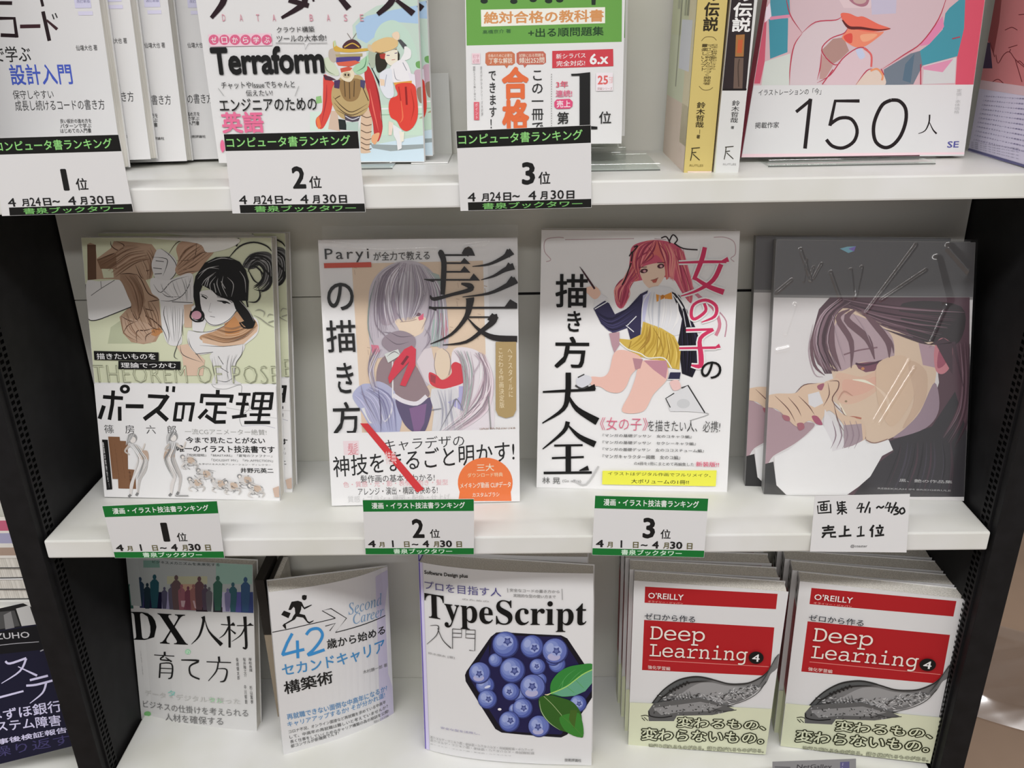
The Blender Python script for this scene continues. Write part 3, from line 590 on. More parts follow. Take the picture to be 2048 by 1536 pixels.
# shirt, blazer
s.P([(600,490),(760,480),(860,600),(870,800),(780,850),(600,780),(570,640)], '#d2d3d6', True)
s.P([(600,500),(540,530),(440,640),(345,685),(300,600),(265,580),(180,640),(240,760),(330,830),(440,790),(470,900),(540,840),(560,640)], '#33304e')
s.P([(780,510),(840,540),(900,660),(960,780),(1000,900),(980,1080),(940,1170),(860,1140),(830,900),(860,720)], '#1d1b26').P([(560,540),(620,510),(590,640),(565,780),(545,780)], '#b9bad8')
for a in ([(180,628),(270,575)], [(190,645),(285,590)], [(620,505),(560,600),(550,790)], [(790,530),(860,640),(890,780)], [(810,520),(880,620),(930,780)], [(440,770),(510,700)], [(430,770),(490,820)], [(820,560),(870,640)]): s.S(a, 7, '#d9dbe6')
s.P([(660,530),(710,545),(780,515),(785,570),(715,565),(665,590)], '#d9902e').E(712,550,14,15,'#b87222')
s.P([(185,560),(240,530),(290,560),(265,580),(190,625)], '#d5d5d8').P([(110,490),(160,470),(210,480),(235,530),(190,570),(130,520)], '#e3b8a4', True).S([(75,320),(110,370),(190,490)], [4,12,16], '#3c2028').S([(80,325),(100,345)], 4, '#999999')
# skirt and legs
s.P([(560,740),(700,790),(800,850),(850,950),(840,1110),(740,1090),(640,1035),(540,1010),(430,950),(360,870),(460,880),(545,840)], '#c8aa46')
s.H([(570,750),(540,860),(440,945)], [(800,860),(840,980),(830,1100)], 16, 16, ['#b39232', '#dcc262', '#a07c2c', '#e0cb74'], seed=16)
s.H([(610,500),(590,640),(610,770)], [(850,610),(860,720),(800,830)], 9, 12, ['#bcbfc6', '#e2e3e8', '#aeb2ba'], seed=17)
s.H([(240,760),(330,820),(450,780)], [(200,650),(320,700),(540,540)], 8, 9, ['#26243c', '#45426a'], seed=18)
s.H([(860,640),(850,860),(870,1130)], [(900,650),(990,930),(950,1150)], 8, 9, ['#121018', '#302c44'], seed=19)
for a in ([(600,780),(580,900),(570,1010)], [(680,800),(670,930),(660,1030)], [(740,840),(760,960),(770,1080)], [(470,890),(450,950)], [(640,790),(700,900),(720,1020)]): s.S(a, 8, '#a3822e', taper=True)
s.S([(360,880),(440,950),(540,985),(600,1020),(720,1020),(780,1100)], 9, '#ebe6d2').P([(300,830),(380,820),(380,920),(340,980),(320,920)], '#b08c96')
s.P([(340,980),(420,960),(540,1010),(530,1080),(470,1150),(430,1240),(380,1285),(300,1280),(230,1240),(160,1225),(160,1165),(250,1165),(300,1120)], '#dfb3a6', True)
s.P([(560,1040),(700,1040),(750,1090),(740,1190),(640,1300),(560,1430),(400,1430),(460,1290),(500,1180),(520,1100)], '#dfb5a8', True).P([(565,1040),(740,1040),(750,1090),(735,1180),(640,1110)], '#b78290').P([(480,1020),(560,1030),(540,1100),(500,1110)], '#b0818a')
s.P([(50,1180),(100,1150),(160,1165),(160,1210),(100,1250),(60,1240)], '#c9cbd2', True).S([(40,1230),(90,1255),(140,1235)], 14, '#444444').S([(60,1170),(110,1145)], 10, '#444444')
s.P([(770,1130),(850,1130),(840,1190),(750,1190)], '#2c2c48').S([(745,1185),(840,1185)], 7, WH).P([(770,1200),(830,1190),(850,1250),(800,1270),(775,1240)], '#e6b9b4', True)
s.P([(735,1325),(860,1260),(905,1230),(1035,1440),(900,1430),(770,1430)], '#cfd0d2').S([(770,1400),(735,1330),(800,1290)], 8, '#333333', smooth=False).S([(855,1250),(905,1230),(1035,1440)], 10, '#333333', smooth=False).S([(1035,1440),(1060,1455),(920,1500)], 5, '#999999').E(870, 1370, 50, 36, '#c0c2c4')
s.part('cover_lettering').view(2.194, 1040, 430)
s.T('描', 156, 258, 296, 406, K, b=.02).T('き', 208, 420, 268, 512, K, b=.02).T('方', 152, 532, 302, 672, K, b=.018)
s.view(3.841, 1140, 450)
C = '#c9285a'
for (cc, ex) in (('#e9dfe2', 22), (C, 0)):
    for pts, w in (([(1035,170),(1010,270),(950,420)], [34,36,30]), ([(950,400),(1060,470),(1180,515)], [22,34,44]), ([(1160,300),(1100,420),(980,500),(850,545)], [36,34,22,8]), ([(835,288),(1040,282),(1200,282)], [14,22,20]), ([(1150,285),(1215,262)], [10,40]),
       ([(1030,600),(1040,660),(960,720),(930,690),(950,610),(1040,575),(1120,620),(1110,700),(1010,745)], [22,24,24,26,22,24,26,24,8]), ([(890,806),(1090,800)], [18,20]), ([(1100,800),(1000,870),(1005,1000),(1000,1080),(930,1075)], [26,30,40,36,14]), ([(838,945),(1120,940)], [16,20]), ([(1110,942),(1150,925)], [10,34])):
        s.S(pts, [a+ex for a in w] if isinstance(w, list) else w+ex, cc)
s.T('の', 1008, 1045, 1158, 1180, K, b=.01, res=4)
s.view(2.194, 1040, 430)
for pts, w in (([(100,775),(200,770),(330,765)], [8,12,10]), ([(280,765),(330,752)], [4,24]), ([(212,690),(210,780),(190,850),(98,912)], [24,24,18,5]), ([(212,790),(250,850),(340,905)], [8,22,34]),
   ([(210,905),(190,950),(100,1025)], [20,16,5]), ([(210,920),(260,970),(330,1005)], [6,20,28]), ([(150,1010),(275,1008)], 9), ([(140,1065),(280,1060)], 9), ([(104,1130),(315,1128)], 11), ([(212,1005),(212,1128)], 24), ([(260,1120),(300,1108)], [4,22])): s.S(pts, w, '#141414')
s.T('林 晃', 98, 1148, 176, 1178, '#666666').T('(Go office)', 186, 1158, 268, 1175, '#888888').S([(240,1165),(290,1180),(345,1100)], 8, '#b5b5b5')
s.T('《女の子》', 352, 885, 560, 945, '#d05c7a', b=-.005).T('を描きたい人、必携!', 562, 898, 876, 952, '#333333', b=-.005)
for i, t in enumerate(('『マンガの基礎デッサン　女のコキャラ編』', '『マンガの基礎デッサン　セクシーキャラ編』', '『マンガの基礎デッサン　女のココスチューム編』', '『マンガキャラクター図鑑　女のコ編』')):
    s.T(t, 362, 958+i*30, (752, 770, 806, 702)[i], 978+i*31, '#444444')
s.T('の4冊を1冊にまとめて再編集した', 500, 1080, 762, 1100, '#666666').T('新装版!!', 772, 1080, 872, 1104, '#d0486a', b=.01)
s.P([(362,1120),(862,1118),(858,1188),(360,1180)], '#e9e23a').T('イラストはデジタル作画でフルリメイク、', 386, 1124, 836, 1148, '#33331c').T('大ボリュームの1冊!!', 488, 1156, 740, 1180, '#33331c', b=.01)
s.finish(root3)

# ---- sealed hardcover art collection
M4 = pose((.684, .071, 0), -10, -5.0)
Q4 = [(1553, 480), (1951, 485), (1928, 1002), (1527, 990)]
s = book('art_book', M4, Q4, .013, 'shrink-wrapped grey-topped hardcover with a woman in profile, in front of its twin', cover='#8a8a8a', hard=.0016)
root4 = s.root
s.part('cover_painting').view(3.413, 1500, 560)
s.R(60, -300, 1700, 118, '#68686a').R(60, 118, 1580, 1600, '#cfcdcd')
s.P([(545,118),(1500,118),(1490,1480),(820,1480),(660,1465),(900,1200),(960,1160),(940,1080),(1200,1000),(1290,700),(1260,430),(900,330),(700,420),(600,640),(510,640),(450,520),(420,380),(470,200)], '#57414a')
s.P([(1040,160),(1440,180),(1430,420),(1250,440),(1080,360)], '#3a3638', True).P([(950,1100),(1240,1000),(1400,760),(1500,1100),(1500,1480),(700,1480),(860,1260),(980,1170)], '#38363a')
s.P([(90,880),(200,900),(330,960),(440,980),(400,1040),(300,1120),(160,1200),(100,1260)], '#a58b92', True).P([(85,1260),(160,1240),(180,1400),(250,1470),(85,1470)], '#343434')
# face
s.P([(560,640),(520,420),(560,230),(700,200),(960,330),(1180,420),(1260,440),(1270,650),(1210,850),(1100,1000),(960,1080),(850,1115),(790,1090),(770,1020),(730,950),(650,930),(620,870),(560,810),(580,730)], '#cdb7a0', True)
s.P([(640,230),(900,320),(980,420),(960,560),(760,560),(600,620),(550,450)], '#aa959c', True).P([(1150,430),(1260,450),(1270,600),(1180,580)], '#a98f9a').P([(590,640),(760,660),(880,620),(880,740),(720,840),(600,820)], '#cfae98', True).P([(640,680),(760,690),(860,660),(840,740),(720,790),(640,770)], '#d0a592', True)
s.P([(1160,900),(1260,700),(1290,880),(1200,1010),(980,1080),(1060,1010)], '#93808c', True)
s.P([(1270,430),(1320,395),(1380,450),(1370,580),(1320,640),(1270,620),(1255,520)], '#c07a84', True).P([(1290,480),(1340,450),(1340,560),(1280,600)], '#9a5064', True)
s.P([(720,570),(800,560),(900,555),(850,620),(790,630),(740,605)], '#74495a').S([(720,570),(790,580),(905,550)], 14, '#4c3040').E(770,605,12,10,'#b87e50').S([(640,510),(740,480),(870,460)], 10, '#7c5f68').S([(700,680),(780,690),(850,720)], [4,18,4], '#e6dcc8').S([(610,840),(640,900),(660,930)], [4,12,4], '#e2d8c4')
s.S([(640,945),(700,935),(760,945)], 12, '#b06a58').S([(650,960),(690,1000),(720,980)], 12, '#b98a80').E(655,828,9,7,'#8c7a60')
MH = ['#4a363e', '#6b525c', '#3a2a32', '#7d646e', '#57414a']
s.H([(620,125),(850,160),(1150,190),(1480,200)], [(720,210),(900,310),(1080,370),(1250,430)], 16, 10, MH, seed=21)
s.H([(1420,430),(1440,700),(1400,900),(1300,1060)], [(1500,430),(1500,700),(1490,950),(1400,1150)], 10, 12, MH, seed=22)
s.H([(1000,1110),(960,1250),(860,1470)], [(1400,1100),(1420,1280),(1400,1470)], 14, 10, ['#2c2a2e', '#44404a', '#4a3a42'], seed=23)
s.P([(880,560),(1060,520),(1140,700),(1060,900),(960,1000),(880,860),(860,700)], '#cbb299', True).P([(1080,560),(1200,620),(1200,800),(1120,940),(1040,1010),(1120,820)], '#c2a891', True).S([(850,720),(930,800),(950,900)], [4,22,4], '#d4bfa9').S([(600,820),(640,760),(700,790)], [3,12,3], '#b98f7c').S([(790,1090),(850,1112),(940,1085)], 6, '#8c6a60').S([(620,870),(650,925),(735,955),(770,1010),(790,1085)], 5, '#8c6a60')
# fringe
for a, w in (([(600,160),(560,260),(560,450),(620,610)], 40), ([(640,180),(560,260),(520,480),(600,620)], 30), ([(680,200),(600,260),(690,420),(690,600)], 36), ([(720,200),(660,270),(800,400),(850,540)], 44), ([(760,210),(850,300),(940,420),(950,530)], 40), ([(520,200),(450,360),(480,560),(600,620)], 44), ([(480,230),(420,420),(440,580),(510,650)], 20), ([(860,300),(960,420),(980,500)], 18)):
    s.S(a, w, '#6a5058', taper=True)
s.H([(600,130),(470,250),(430,450),(510,640)], [(690,150),(590,240),(540,420),(610,610)], 14, 9, MH+['#a5919a'], seed=24)
for a in ([(430,300),(400,480),(440,640),(500,660)], [(700,220),(780,330),(830,450)], [(560,240),(600,400),(650,560)], [(470,280),(450,430),(500,600)]): s.S(a, 7, '#a5919a', taper=True)
s.P([(900,330),(1050,390),(1160,430),(1270,440),(1400,420),(1470,800),(1420,1000),(1290,1080),(1230,1000),(1300,800),(1380,640),(1380,430),(1320,395),(1220,440),(1150,400)], '#4a3a42')
# hands
s.P([(100,800),(180,775),(310,770),(370,715),(500,700),(520,690),(600,670),(600,740),(570,840),(640,920),(720,940),(780,1000),(780,1090),(700,1100),(640,990),(560,900),(520,900),(470,980),(400,960),(320,1000),(240,930),(180,880),(110,860)], '#cfb59c', True)
s.P([(640,990),(760,980),(770,1090),(700,1140),(640,1150)], '#a08f96').P([(510,880),(640,1080),(640,1150),(560,1170),(500,980)], '#d2d0d2').P([(395,780),(470,760),(500,840),(440,870),(400,850)], '#cfcfd2')
for c_, pts in (('#a0506a', [(420,930),(460,930),(495,985),(450,980)]), ('#a0606c', [(220,920),(265,930),(270,960),(235,955)]), ('#a0606c', [(320,980),(360,975),(370,1010),(335,1025)]), ('#9a5a6c', [(460,720),(505,705),(490,750),(465,745)])): s.P(pts, c_, True)
for a in ([(170,790),(260,880),(310,970)], [(260,800),(320,870),(350,930)], [(330,790),(400,860),(440,920)], [(310,770),(370,715),(460,705)], [(540,690),(600,690),(600,740),(560,820),(640,910)], [(500,860),(540,780),(530,700)], [(570,840),(600,960),(640,1030)]): s.S(a, 7, '#6c4a44', taper=True)
# collar
s.P([(165,1205),(260,1160),(400,1050),(450,995),(500,990),(560,1110),(560,1170),(700,1130),(780,1090),(800,1115),(860,1115),(945,1090),(975,1160),(900,1200),(820,1340),(740,1410),(660,1466),(250,1466),(180,1400),(168,1300)], '#dcdcdc')
for x in (560, 600, 640, 680, 720): s.S([(x, 960), (x+25, 1060), (x-10, 1150)], 9, '#8f7c86', taper=True)
s.part('cover_lettering').T('黒、艶の作品集', 1018, 1355, 1378, 1388, '#b5b5b5').T('REBEKKAH IM BRIDGERULE', 872, 1415, 1368, 1442, '#a5a5a5')
s.part('foil_sticker').P([(1680/1,0),(1681,0),(1681,1)], '#8fc4e8') if 0 else None
s.view(2.048, 1440, 380).part('foil_sticker', M_PRINT).P([(490,240),(520,232),(556,230),(548,250),(525,258)], '#86c8ee').P([(525,240),(556,230),(548,252)], '#8a78d8')
s.finish(root4)
copy_tree(root4, Matrix.Translation((-.0145, .0165, 0)), 'second sealed hardcover with dark grey top, tucked behind its twin to the left')
# clear wraps
def wrap(name, M, px, label, ridges, off=.0022, mat=M_FILM, seed=1, amp=.0004):
    """thin film with pressed folds; ridges are (x0,y0,x1,y1,height,width) in picture coordinates of the sheet's own plane"""
    rnd = random.Random(seed); fine = len(ridges) > 5; sh = Sheet(M, px); TL, TR, BR, BL = [Vector(p) for p in sh.q]
    R = [(Vector(sh.uv(r[:2])), Vector(sh.uv(r[2:4])), r[4], r[5]) for r in ridges]
    nx, ny = (260, 340) if fine else (150, 190); V = []; F = []
    ph = [(rnd.uniform(-1, 1), rnd.uniform(-1, 1), rnd.uniform(0, 6.3)) for _ in range(7)]
    for j in range(ny+1):
        for i in range(nx+1):
            a, b = i/nx, j/ny; p = (BL*(1-a)+BR*a)*(1-b)+(TL*(1-a)+TR*a)*b
            h = sum(math.sin(70*(p.x*q[0]+p.y*q[1])+q[2]) for q in ph)*amp*.25
            for A, B, hh, ww in R:
                ab = B-A; t = max(0, min(1, (p-A).dot(ab)/ab.length_squared)); dd = (p-A-ab*t).length
                if dd < ww*3: h += 1.5*hh*math.exp(-(dd/ww)**2)
            V.append((p.x, -off-h, p.y))
    for j in range(ny):
        for i in range(nx):
            k = j*(nx+1)+i; F.append((k, k+1, k+nx+2, k+nx+1))
    o = mesh_obj('film', V, F, mat)
    for p in o.data.polygons: p.use_smooth = True
    return o
f4 = wrap('film', M4, [(1551, 474), (1954, 479), (1930, 1004), (1526, 992)], '', [(1600,500,1620,560,.0012,.0014),(1612,520,1606,562,.001,.001),(1626,535,1618,558,.001,.001),(1642,528,1626,556,.001,.001),(1660,545,1680,600,.0012,.0012),
    (1700,540,1706,595,.0012,.0013),(1722,535,1710,592,.0012,.0013),(1588,610,1570,665,.0014,.002),(1830,490,1730,625,.0012,.0012),(1850,540,1760,600,.001,.0011),(1890,610,1855,690,.0014,.0014),(1815,720,1745,840,.0013,.0013),
    (1826,735,1757,845,.0013,.0013),(1552,585,1582,560,.001,.0012),(1895,495,1935,540,.0014,.003),(1870,520,1890,600,.0012,.004),(1553,700,1575,695,.001,.002)], seed=4, mat=M_WRAP)
f4.name = 'clear_wrap'; f4.data.name = 'clear_wrap'; f4.parent = root4
f2 = wrap('film', M2, [(645, 452), (1036, 449), (1042, 1003), (662, 1012)], '', [(640,486,700,492,.0014,.0012),(700,492,690,500,.0014,.0012),(690,500,760,504,.0014,.0012),(760,504,870,500,.0014,.0012),(930,493,975,487,.0014,.0012),(632,500,630,560,.001,.003)], seed=9, amp=.0003)
f2.name = 'clear_sleeve'; f2.data.name = 'clear_sleeve'; f2.parent = root2
# ================================================================== BOTTOM SHELF
def upto(sh_px, M, H, bend=None):
    """pixel corners with the top corners moved along the side edges to height H (for books cut off by the frame or a shelf)"""
    return sh_px
class _T: pass
_q0 = Sheet.__init__
def _init(s, M, px, bend=None, nb=1, H=None):
    _q0(s, M, px, bend, nb)
    H = H or Sheet.NEXT_H
    if H:
        TL, TR, BR, BL = [Vector(p) for p in s.q]
        s.q = [tuple(BL+(TL-BL)*(H/(TL-BL).y)), tuple(BR+(TR-BR)*(H/(TR-BR).y)), s.q[2], s.q[3]]
Sheet.NEXT_H = None; Sheet.__init__ = _init
def tall_book(*a, H=None, **k):
    Sheet.NEXT_H = H; r = book(*a, **k); Sheet.NEXT_H = None; return r

# ---- human resources book
M5 = pose((-.001+.0045, .082, ZB), -11, -6.5)
s = tall_book('paperback_book', M5, [(252, 1118), (505, 1118), (514, 1466), (283, 1438)], .014, 'grey-white paperback with big DX title under a row of blurred standing figures', cover='#c6c6c4', H=.205, bend=lambda u, v: .010*(1-min(max(u/.145, 0), 1))**3, nb=10)
root5 = s.root
s.part('cover_picture').view(7.585, 250, 1110)
s.P([(-60,-400),(2000,-400),(1950,880),(1000,850),(50,760)], '#9da3a2').P([(1380,-100),(1940,-100),(1930,440),(1380,440)], '#86a89c').P([(280,80),(520,80),(530,190),(280,190)], '#6c8f84').P([(640,320),(1250,320),(1250,440),(640,440)], '#a8a98c')
for x0, x1, c in ((40,170,'#15122e'),(170,290,'#3a3a66'),(290,420,'#1c1836'),(420,560,'#141230'),(560,760,'#8f8cae'),(760,1130,'#7a3f52'),(1130,1260,'#5a2f5e'),(1260,1340,'#a9a9ac'),(1340,1470,'#231f3a'),(1470,1600,'#aaa6c0'),(1600,1760,'#4a4a8c'),(1760,1950,'#2c3c70')):
    s.P([(x0,560),(x1,560),(x1,790+x1*.045),(x0,790+x0*.045)], c)
s.P([(770,440),(1140,440),(1140,560),(770,560)], '#b08f78').P([(1080,790),(1260,790),(1260,860),(1080,855)], '#2a2028').P([(1340,790),(1480,790),(1480,868),(1340,864)], '#2a2a30')
for x, y, h, c in ((110,340,480,'#2f5a50'),(230,330,470,'#25384c'),(340,420,400,'#1d2f3a'),(450,290,520,'#1f4a55'),(600,480,340,'#4c4a62'),(710,430,400,'#565264'),(780,300,540,'#5c4a4c'),(860,440,400,'#8a5560'),(960,470,370,'#6e3c4c'),(1040,440,400,'#8a5c58'),(1130,320,520,'#5a4046'),(1220,440,400,'#4c4050'),(1410,310,540,'#2f5a4c'),(1640,410,460,'#2a5560'),(1830,330,540,'#2c4c70'),(1560,500,360,'#6c6a90'),(1280,480,380,'#5a5a60')):
    s.E(x, y+h*.08, h*.055, h*.075, c).P([(x-h*.13,y+h*.24),(x-h*.05,y+h*.15),(x+h*.05,y+h*.15),(x+h*.13,y+h*.24),(x+h*.12,y+h*.58),(x+h*.08,y+h*.98),(x-h*.08,y+h*.98),(x-h*.12,y+h*.58)], c)
s.P([(850,690),(920,690),(900,790),(860,780)], '#b59aa0').P([(1030,690),(1060,690),(1085,810),(1060,800)], '#b59aa0')
s.part('cover_lettering').B('ビジネスメカニズムを未来化する', 420, 120, 1440, 168, 44, '#2f3a38')
D_ = '#101010'
s.view(2.865, 250*0, 1000)
s.B(serif('D'), 764, 799, 905, 806, 158, D_, b=-.004).B(serif('X'), 918, 820, 1078, 828, 170, D_, b=-.004)
s.view(7.585, 250, 1110)
for pts, w in (([(1185,930),(1195,1000),(1130,1220),(1010,1350)], [60,40,30,6]), ([(1215,980),(1280,1160),(1470,1360)], [8,26,60]), ([(1460,1050),(1670,1065)], 14), ([(1570,925),(1585,1100),(1590,1400)], [48,34,34]), ([(1575,1090),(1510,1200),(1430,1260)], [26,20,5]),
   ([(1600,1125),(1680,1190)], [10,30]), ([(1700,1068),(1950,1062)], 14), ([(1820,930),(1835,1200),(1840,1400),(1790,1400)], [50,40,38,20]), ([(1830,1080),(1760,1210),(1620,1310)], [26,18,5])): s.S(pts, w, D_)
s.P([(1600,1055),(1645,1015),(1675,1058)], D_).P([(1860,1060),(1905,1025),(1945,1068)], D_)
s.view(2.865, 0, 1000)
for pts, w in (([(885,886),(1000,893)], 5), ([(945,868),(945,890)], 12), ([(940,893),(920,912),(975,918)], [9,7,8]), ([(920,935),(915,1018)], 9), ([(920,935),(985,938),(985,1010),(965,1022)], [5,8,10,6]), ([(922,962),(985,965)], 5), ([(922,988),(985,990)], 5), ([(950,900),(985,925)], [4,10]),
    ([(1040,915),(1140,920),(1090,950),(1095,1000),(1145,1025)], [6,12,9,10,9]), ([(1185,925),(1325,930)], 6), ([(1255,895),(1258,925)], 12), ([(1252,930),(1240,980),(1195,1035)], [8,8,4]), ([(1245,965),(1300,970),(1290,1030),(1262,1040)], [4,8,11,5])): s.S(pts, w, '#1c1c1c')
s.E(1078,868,16,15,'#8fc9a0').T('の', 1066, 858, 1092, 882, '#c8dcc8')
s.V('柴崎健太郎', 1352, 900, 1376, 1030, '#4c4c4c').V('桜井隆之介', 1392, 900, 1416, 1012, '#4c4c4c').V('岸和良輝', 1424, 900, 1448, 985, '#4c4c4c').V('中川郁朗', 1398, 1055, 1420, 1168, '#4c4c4c').V('杉山富孝', 1430, 1060, 1454, 1168, '#4c4c4c')
s.V('辻村裕寛・北原高', 805, 860, 825, 1000, '#a5a5a5').B('データ × デジタルを使った', 835, 1118, 1380, 1168, 34, '#b8b8b4').T('タ', 962, 1085, 1008, 1125, '#7fc4b8').T('タル', 1200, 1128, 1280, 1162, '#93c99a')
s.B('ビジネスの仕掛けを考えられる', 825, 1186, 1425, 1240, 42, '#6a6a6a', b=0).B('人材を確保する', 950, 1262, 1282, 1288, 44, '#6a6a6a', b=0).E(848,1222,20,14,'#6fae6a')
s.finish(root5)

# ---- second career book
w42 = .125
M6 = pose((.181, .033, ZB), -2, 20.5)
bend6 = lambda u, v: .018*max(0, min(u/w42, 1.05))**3.2
s = tall_book('paperback_book', M6, [(537, 1185), (775, 1133), (788, 1433), (567, 1510)], .024, 'white paperback with a running businessman and blue title, its cover curling back', cover='#cdcdcd', bend=bend6, nb=18)
root6 = s.root
s.part('cover_drawing').view(7.877, 540, 1160)
s.P([(1660,-50),(1960,-200),(2000,3000),(1760,2900)], '#bdb8cc')
s.S([(20,825),(300,770),(600,700),(1030,600)], 12, BK, smooth=False).S([(1030,600),(820,482),(960,448),(1205,600),(1030,825),(1500,690),(1750,590),(1890,520)], 14, BK, smooth=False).S([(870,725),(1030,680),(940,800)], 14, '#2c2c2c', smooth=False)
s.E(540,275,38,42,BK).P([(505,240),(580,240),(575,265),(540,275),(530,310),(505,300)], BK).P([(340,340),(440,325),(500,345),(490,460),(460,540),(400,540),(390,440),(370,420),(330,470),(290,470),(310,410)], BK).P([(500,350),(540,430),(600,405),(655,385),(660,395),(590,435),(540,460),(490,400)], BK)
s.P([(400,520),(470,530),(550,550),(590,640),(620,660),(690,630),(680,650),(620,685),(590,670),(520,590),(420,575),(390,620),(240,700),(250,765),(235,765),(195,715),(220,690),(340,620),(370,560)], BK).P([(220,480),(325,520),(290,600),(175,545)], BK).S([(200,720),(235,690),(250,770)], 12, BK)
s.part('cover_lettering')
s.view(3.369, 500, 1080)
s.B(serif('Second', 'i'), 665, 505, 893, 432, 82, '#6f93b4', b=0).B(serif('Career', 'i'), 697, 568, 903, 507, 72, '#6f93b4', b=0)
s.view(7.877, 540, 1160)
BL_ = '#2b86c4'
for pts in ([(350,840),(270,990),(200,1160),(200,1180)], [(190,1178),(370,1130),(540,1090)], [(430,950),(435,1100),(440,1230)]): s.S(pts, 46, BL_, smooth=False)
s.S([(570,860),(640,780),(760,765),(825,850),(790,960),(680,1100),(600,1180),(860,1095)], 46, BL_)
s.view(3.369, 500, 1080)
s.B('歳から始める', 522, 735, 912, 628, 70, '#1f1f1f', b=.02, hr=60).B('セカンドキャリア', 222, 918, 912, 748, 82, '#3a84b8', b=.018, hr=92).B('構築術', 235, 1042, 562, 960, 90, '#1c1c1c', b=.02)
s.B('木村勝一郎 著', 762, 902, 925, 850, 25, '#777777')
s.B('再就職できない面倒な中高年になるか?', 252, 1212, 925, 1012, 42, '#4a84b4', b=.012).B('キャリアアップするか? そが分かれ道!', 255, 1260, 910, 1058, 38, '#4a84b4', b=.008)
for t, x0, y0, x1, y1 in (('コロナ不況、オンライン面接など再就職を求めている中高年', 262, 1303, 915, 1098), ('して、中高年の再就職は難しいと考えていませんか？', 268, 1338, 930, 1128), ('長く仕事をしていくためのキャリア構築の為の秘訣を公開!', 272, 1370, 935, 1160), ('都コンサルが新機関でんす!', 276, 1400, 600, 1308)): s.B(t, x0, y0, x1, y1, 24, '#555555')
s.B('翔泳ビジネス出版', 835, 1234, 935, 1188, 17, '#888888')
s.finish(root6)

# ---- blueberry programming book
w7 = .182
def bend7(u, v): t = max(0, min(1, u/w7)); return -.0085*math.sin(math.pi*t**.75)
M7 = pose((.333, .040, ZB), -7, -7.8)
s = book('programming_book', M7, [(837, 1123), (1187, 1147), (1183, 1531), (850, 1497)], .019, 'white programming book with blueberries in a black hexagon and two green leaves', cover='#cfcfcf', spine_col='#5a4a9c', bend=bend7, nb=20)
root7 = s.root
s.part('spine_stripe').view(3.368, 800, 1080).P([(100,120),(133,120),(178,1440),(160,1440)], '#5c4ca4').P([(133,120),(150,120),(200,1440),(178,1440)], '#c4bedd')
s.part('cover_picture').view(6.4, 930, 1250)
HX = [(0,640),(20,590),(330,150),(400,95),(480,88),(1230,130),(1310,170),(1530,500),(1700,760),(1690,830),(1500,1120),(1310,1400),(1230,1438),(470,1375),(390,1330),(10,720)]
s.P(HX, '#14121c')
s.P([(380,120),(1230,150),(1650,800),(1230,1400),(480,1350),(60,680)], '#1c1a44')
rb = random.Random(3)
def berry(x, y, r, star=1, ox=0, oy=0, pale=0):
    s.E(x, y, r*1.0, r*1.0, '#2c3468', n=26).E(x-r*.04, y-r*.04, r*.93, r*.93, '#46559a' if not pale else '#5a68aa', n=26).E(x-r*.14, y-r*.1, r*.76, r*.78, '#5f70b0', n=24).E(x-r*.25, y-r*.2, r*.55, r*.6, '#7484bd', n=22).E(x-r*.4, y-r*.28, r*.28, r*.36, '#8f9cca', 20, n=16)
    if pale: s.E(x-r*.1, y+r*.45, r*.5, r*.3, '#a3a2c4', n=18)
    if star:
        cx, cy = x+ox*r, y+oy*r; s.E(cx, cy, r*.42, r*.40, '#8f9ccb', n=20)
        s.P([(cx+r*(.36 if i % 2 == 0 else .2)*math.cos(i*math.pi/5+.3), cy+r*(.36 if i % 2 == 0 else .2)*math.sin(i*math.pi/5+.3)) for i in range(10)], '#39447e').E(cx, cy, r*.15, r*.14, '#5c68a0', n=12)
for b in ((390,450,90,0),(1180,500,110,0),(260,770,120,0),(700,900,90,0),(640,1080,80,0),(960,700,90,0),(1130,420,100,0)): berry(*b)
for b in ((520,250,170,1,.15,-.25),(860,275,150,1,.2,.1),(1155,330,165,1,.1,.0,1),(930,530,105,1,-.1,-.05),(190,610,140,1,-.05,.08,1),(610,575,165,1,.15,.05),(870,790,165,1,-.05,-.05,1),(590,850,115,1,-.2,.0),(290,945,125,1,.1,-.02),(740,1060,130,1,.1,-.02),(570,1230,135,1,.1,-.1),(950,1290,140,1,-.1,.05,1),(1450,1000,110,1,.1,.0)): berry(*b)
s.E(445,1072,24,16,'#d9d6ee').E(290,785,40,16,'#c3c8e4',-20)
s.P([(1100,870),(1100,740),(1180,620),(1300,540),(1440,505),(1640,495),(1640,640),(1560,790),(1440,880),(1280,912),(1150,890)], '#2e7d33', True).P([(1110,865),(1320,760),(1500,620),(1640,560),(1640,720),(1540,840),(1400,900),(1240,908)], '#5b9a7c')
for a in ([(1180,830),(1300,650),(1420,560)], [(1300,770),(1420,640),(1520,560)], [(1240,800),(1260,700)], [(1300,780),(1400,860)], [(1420,700),(1520,800)]): s.S(a, 7, '#4f9950', taper=True)
s.S([(1050,885),(1120,860),(1300,780),(1500,630),(1640,560)], 13, '#9cc860')
s.P([(950,930),(1080,890),(1220,920),(1380,980),(1480,1110),(1500,1250),(1510,1430),(1380,1385),(1200,1330),(1060,1230),(970,1100)], '#2f5a1e', True).P([(1210,1180),(1380,1120),(1480,1150),(1510,1420),(1300,1360)], '#347a2a', True).P([(1350,1080),(1440,1080),(1400,1320),(1330,1200)], '#3f5f1f')
s.S([(1010,905),(1120,1010),(1240,1150)], 8, '#8aa06c').S([(955,960),(980,1100),(1080,1240),(1220,1340)], 8, '#9fb38c', taper=True).S([(1230,1150),(1380,1280),(1500,1410)], 6, '#4c7c30')
s.S([(1020,880),(1060,885),(1100,865)], 14, '#d9c9a0', taper=True)
s.part('cover_lettering').view(3.368, 800, 1080)
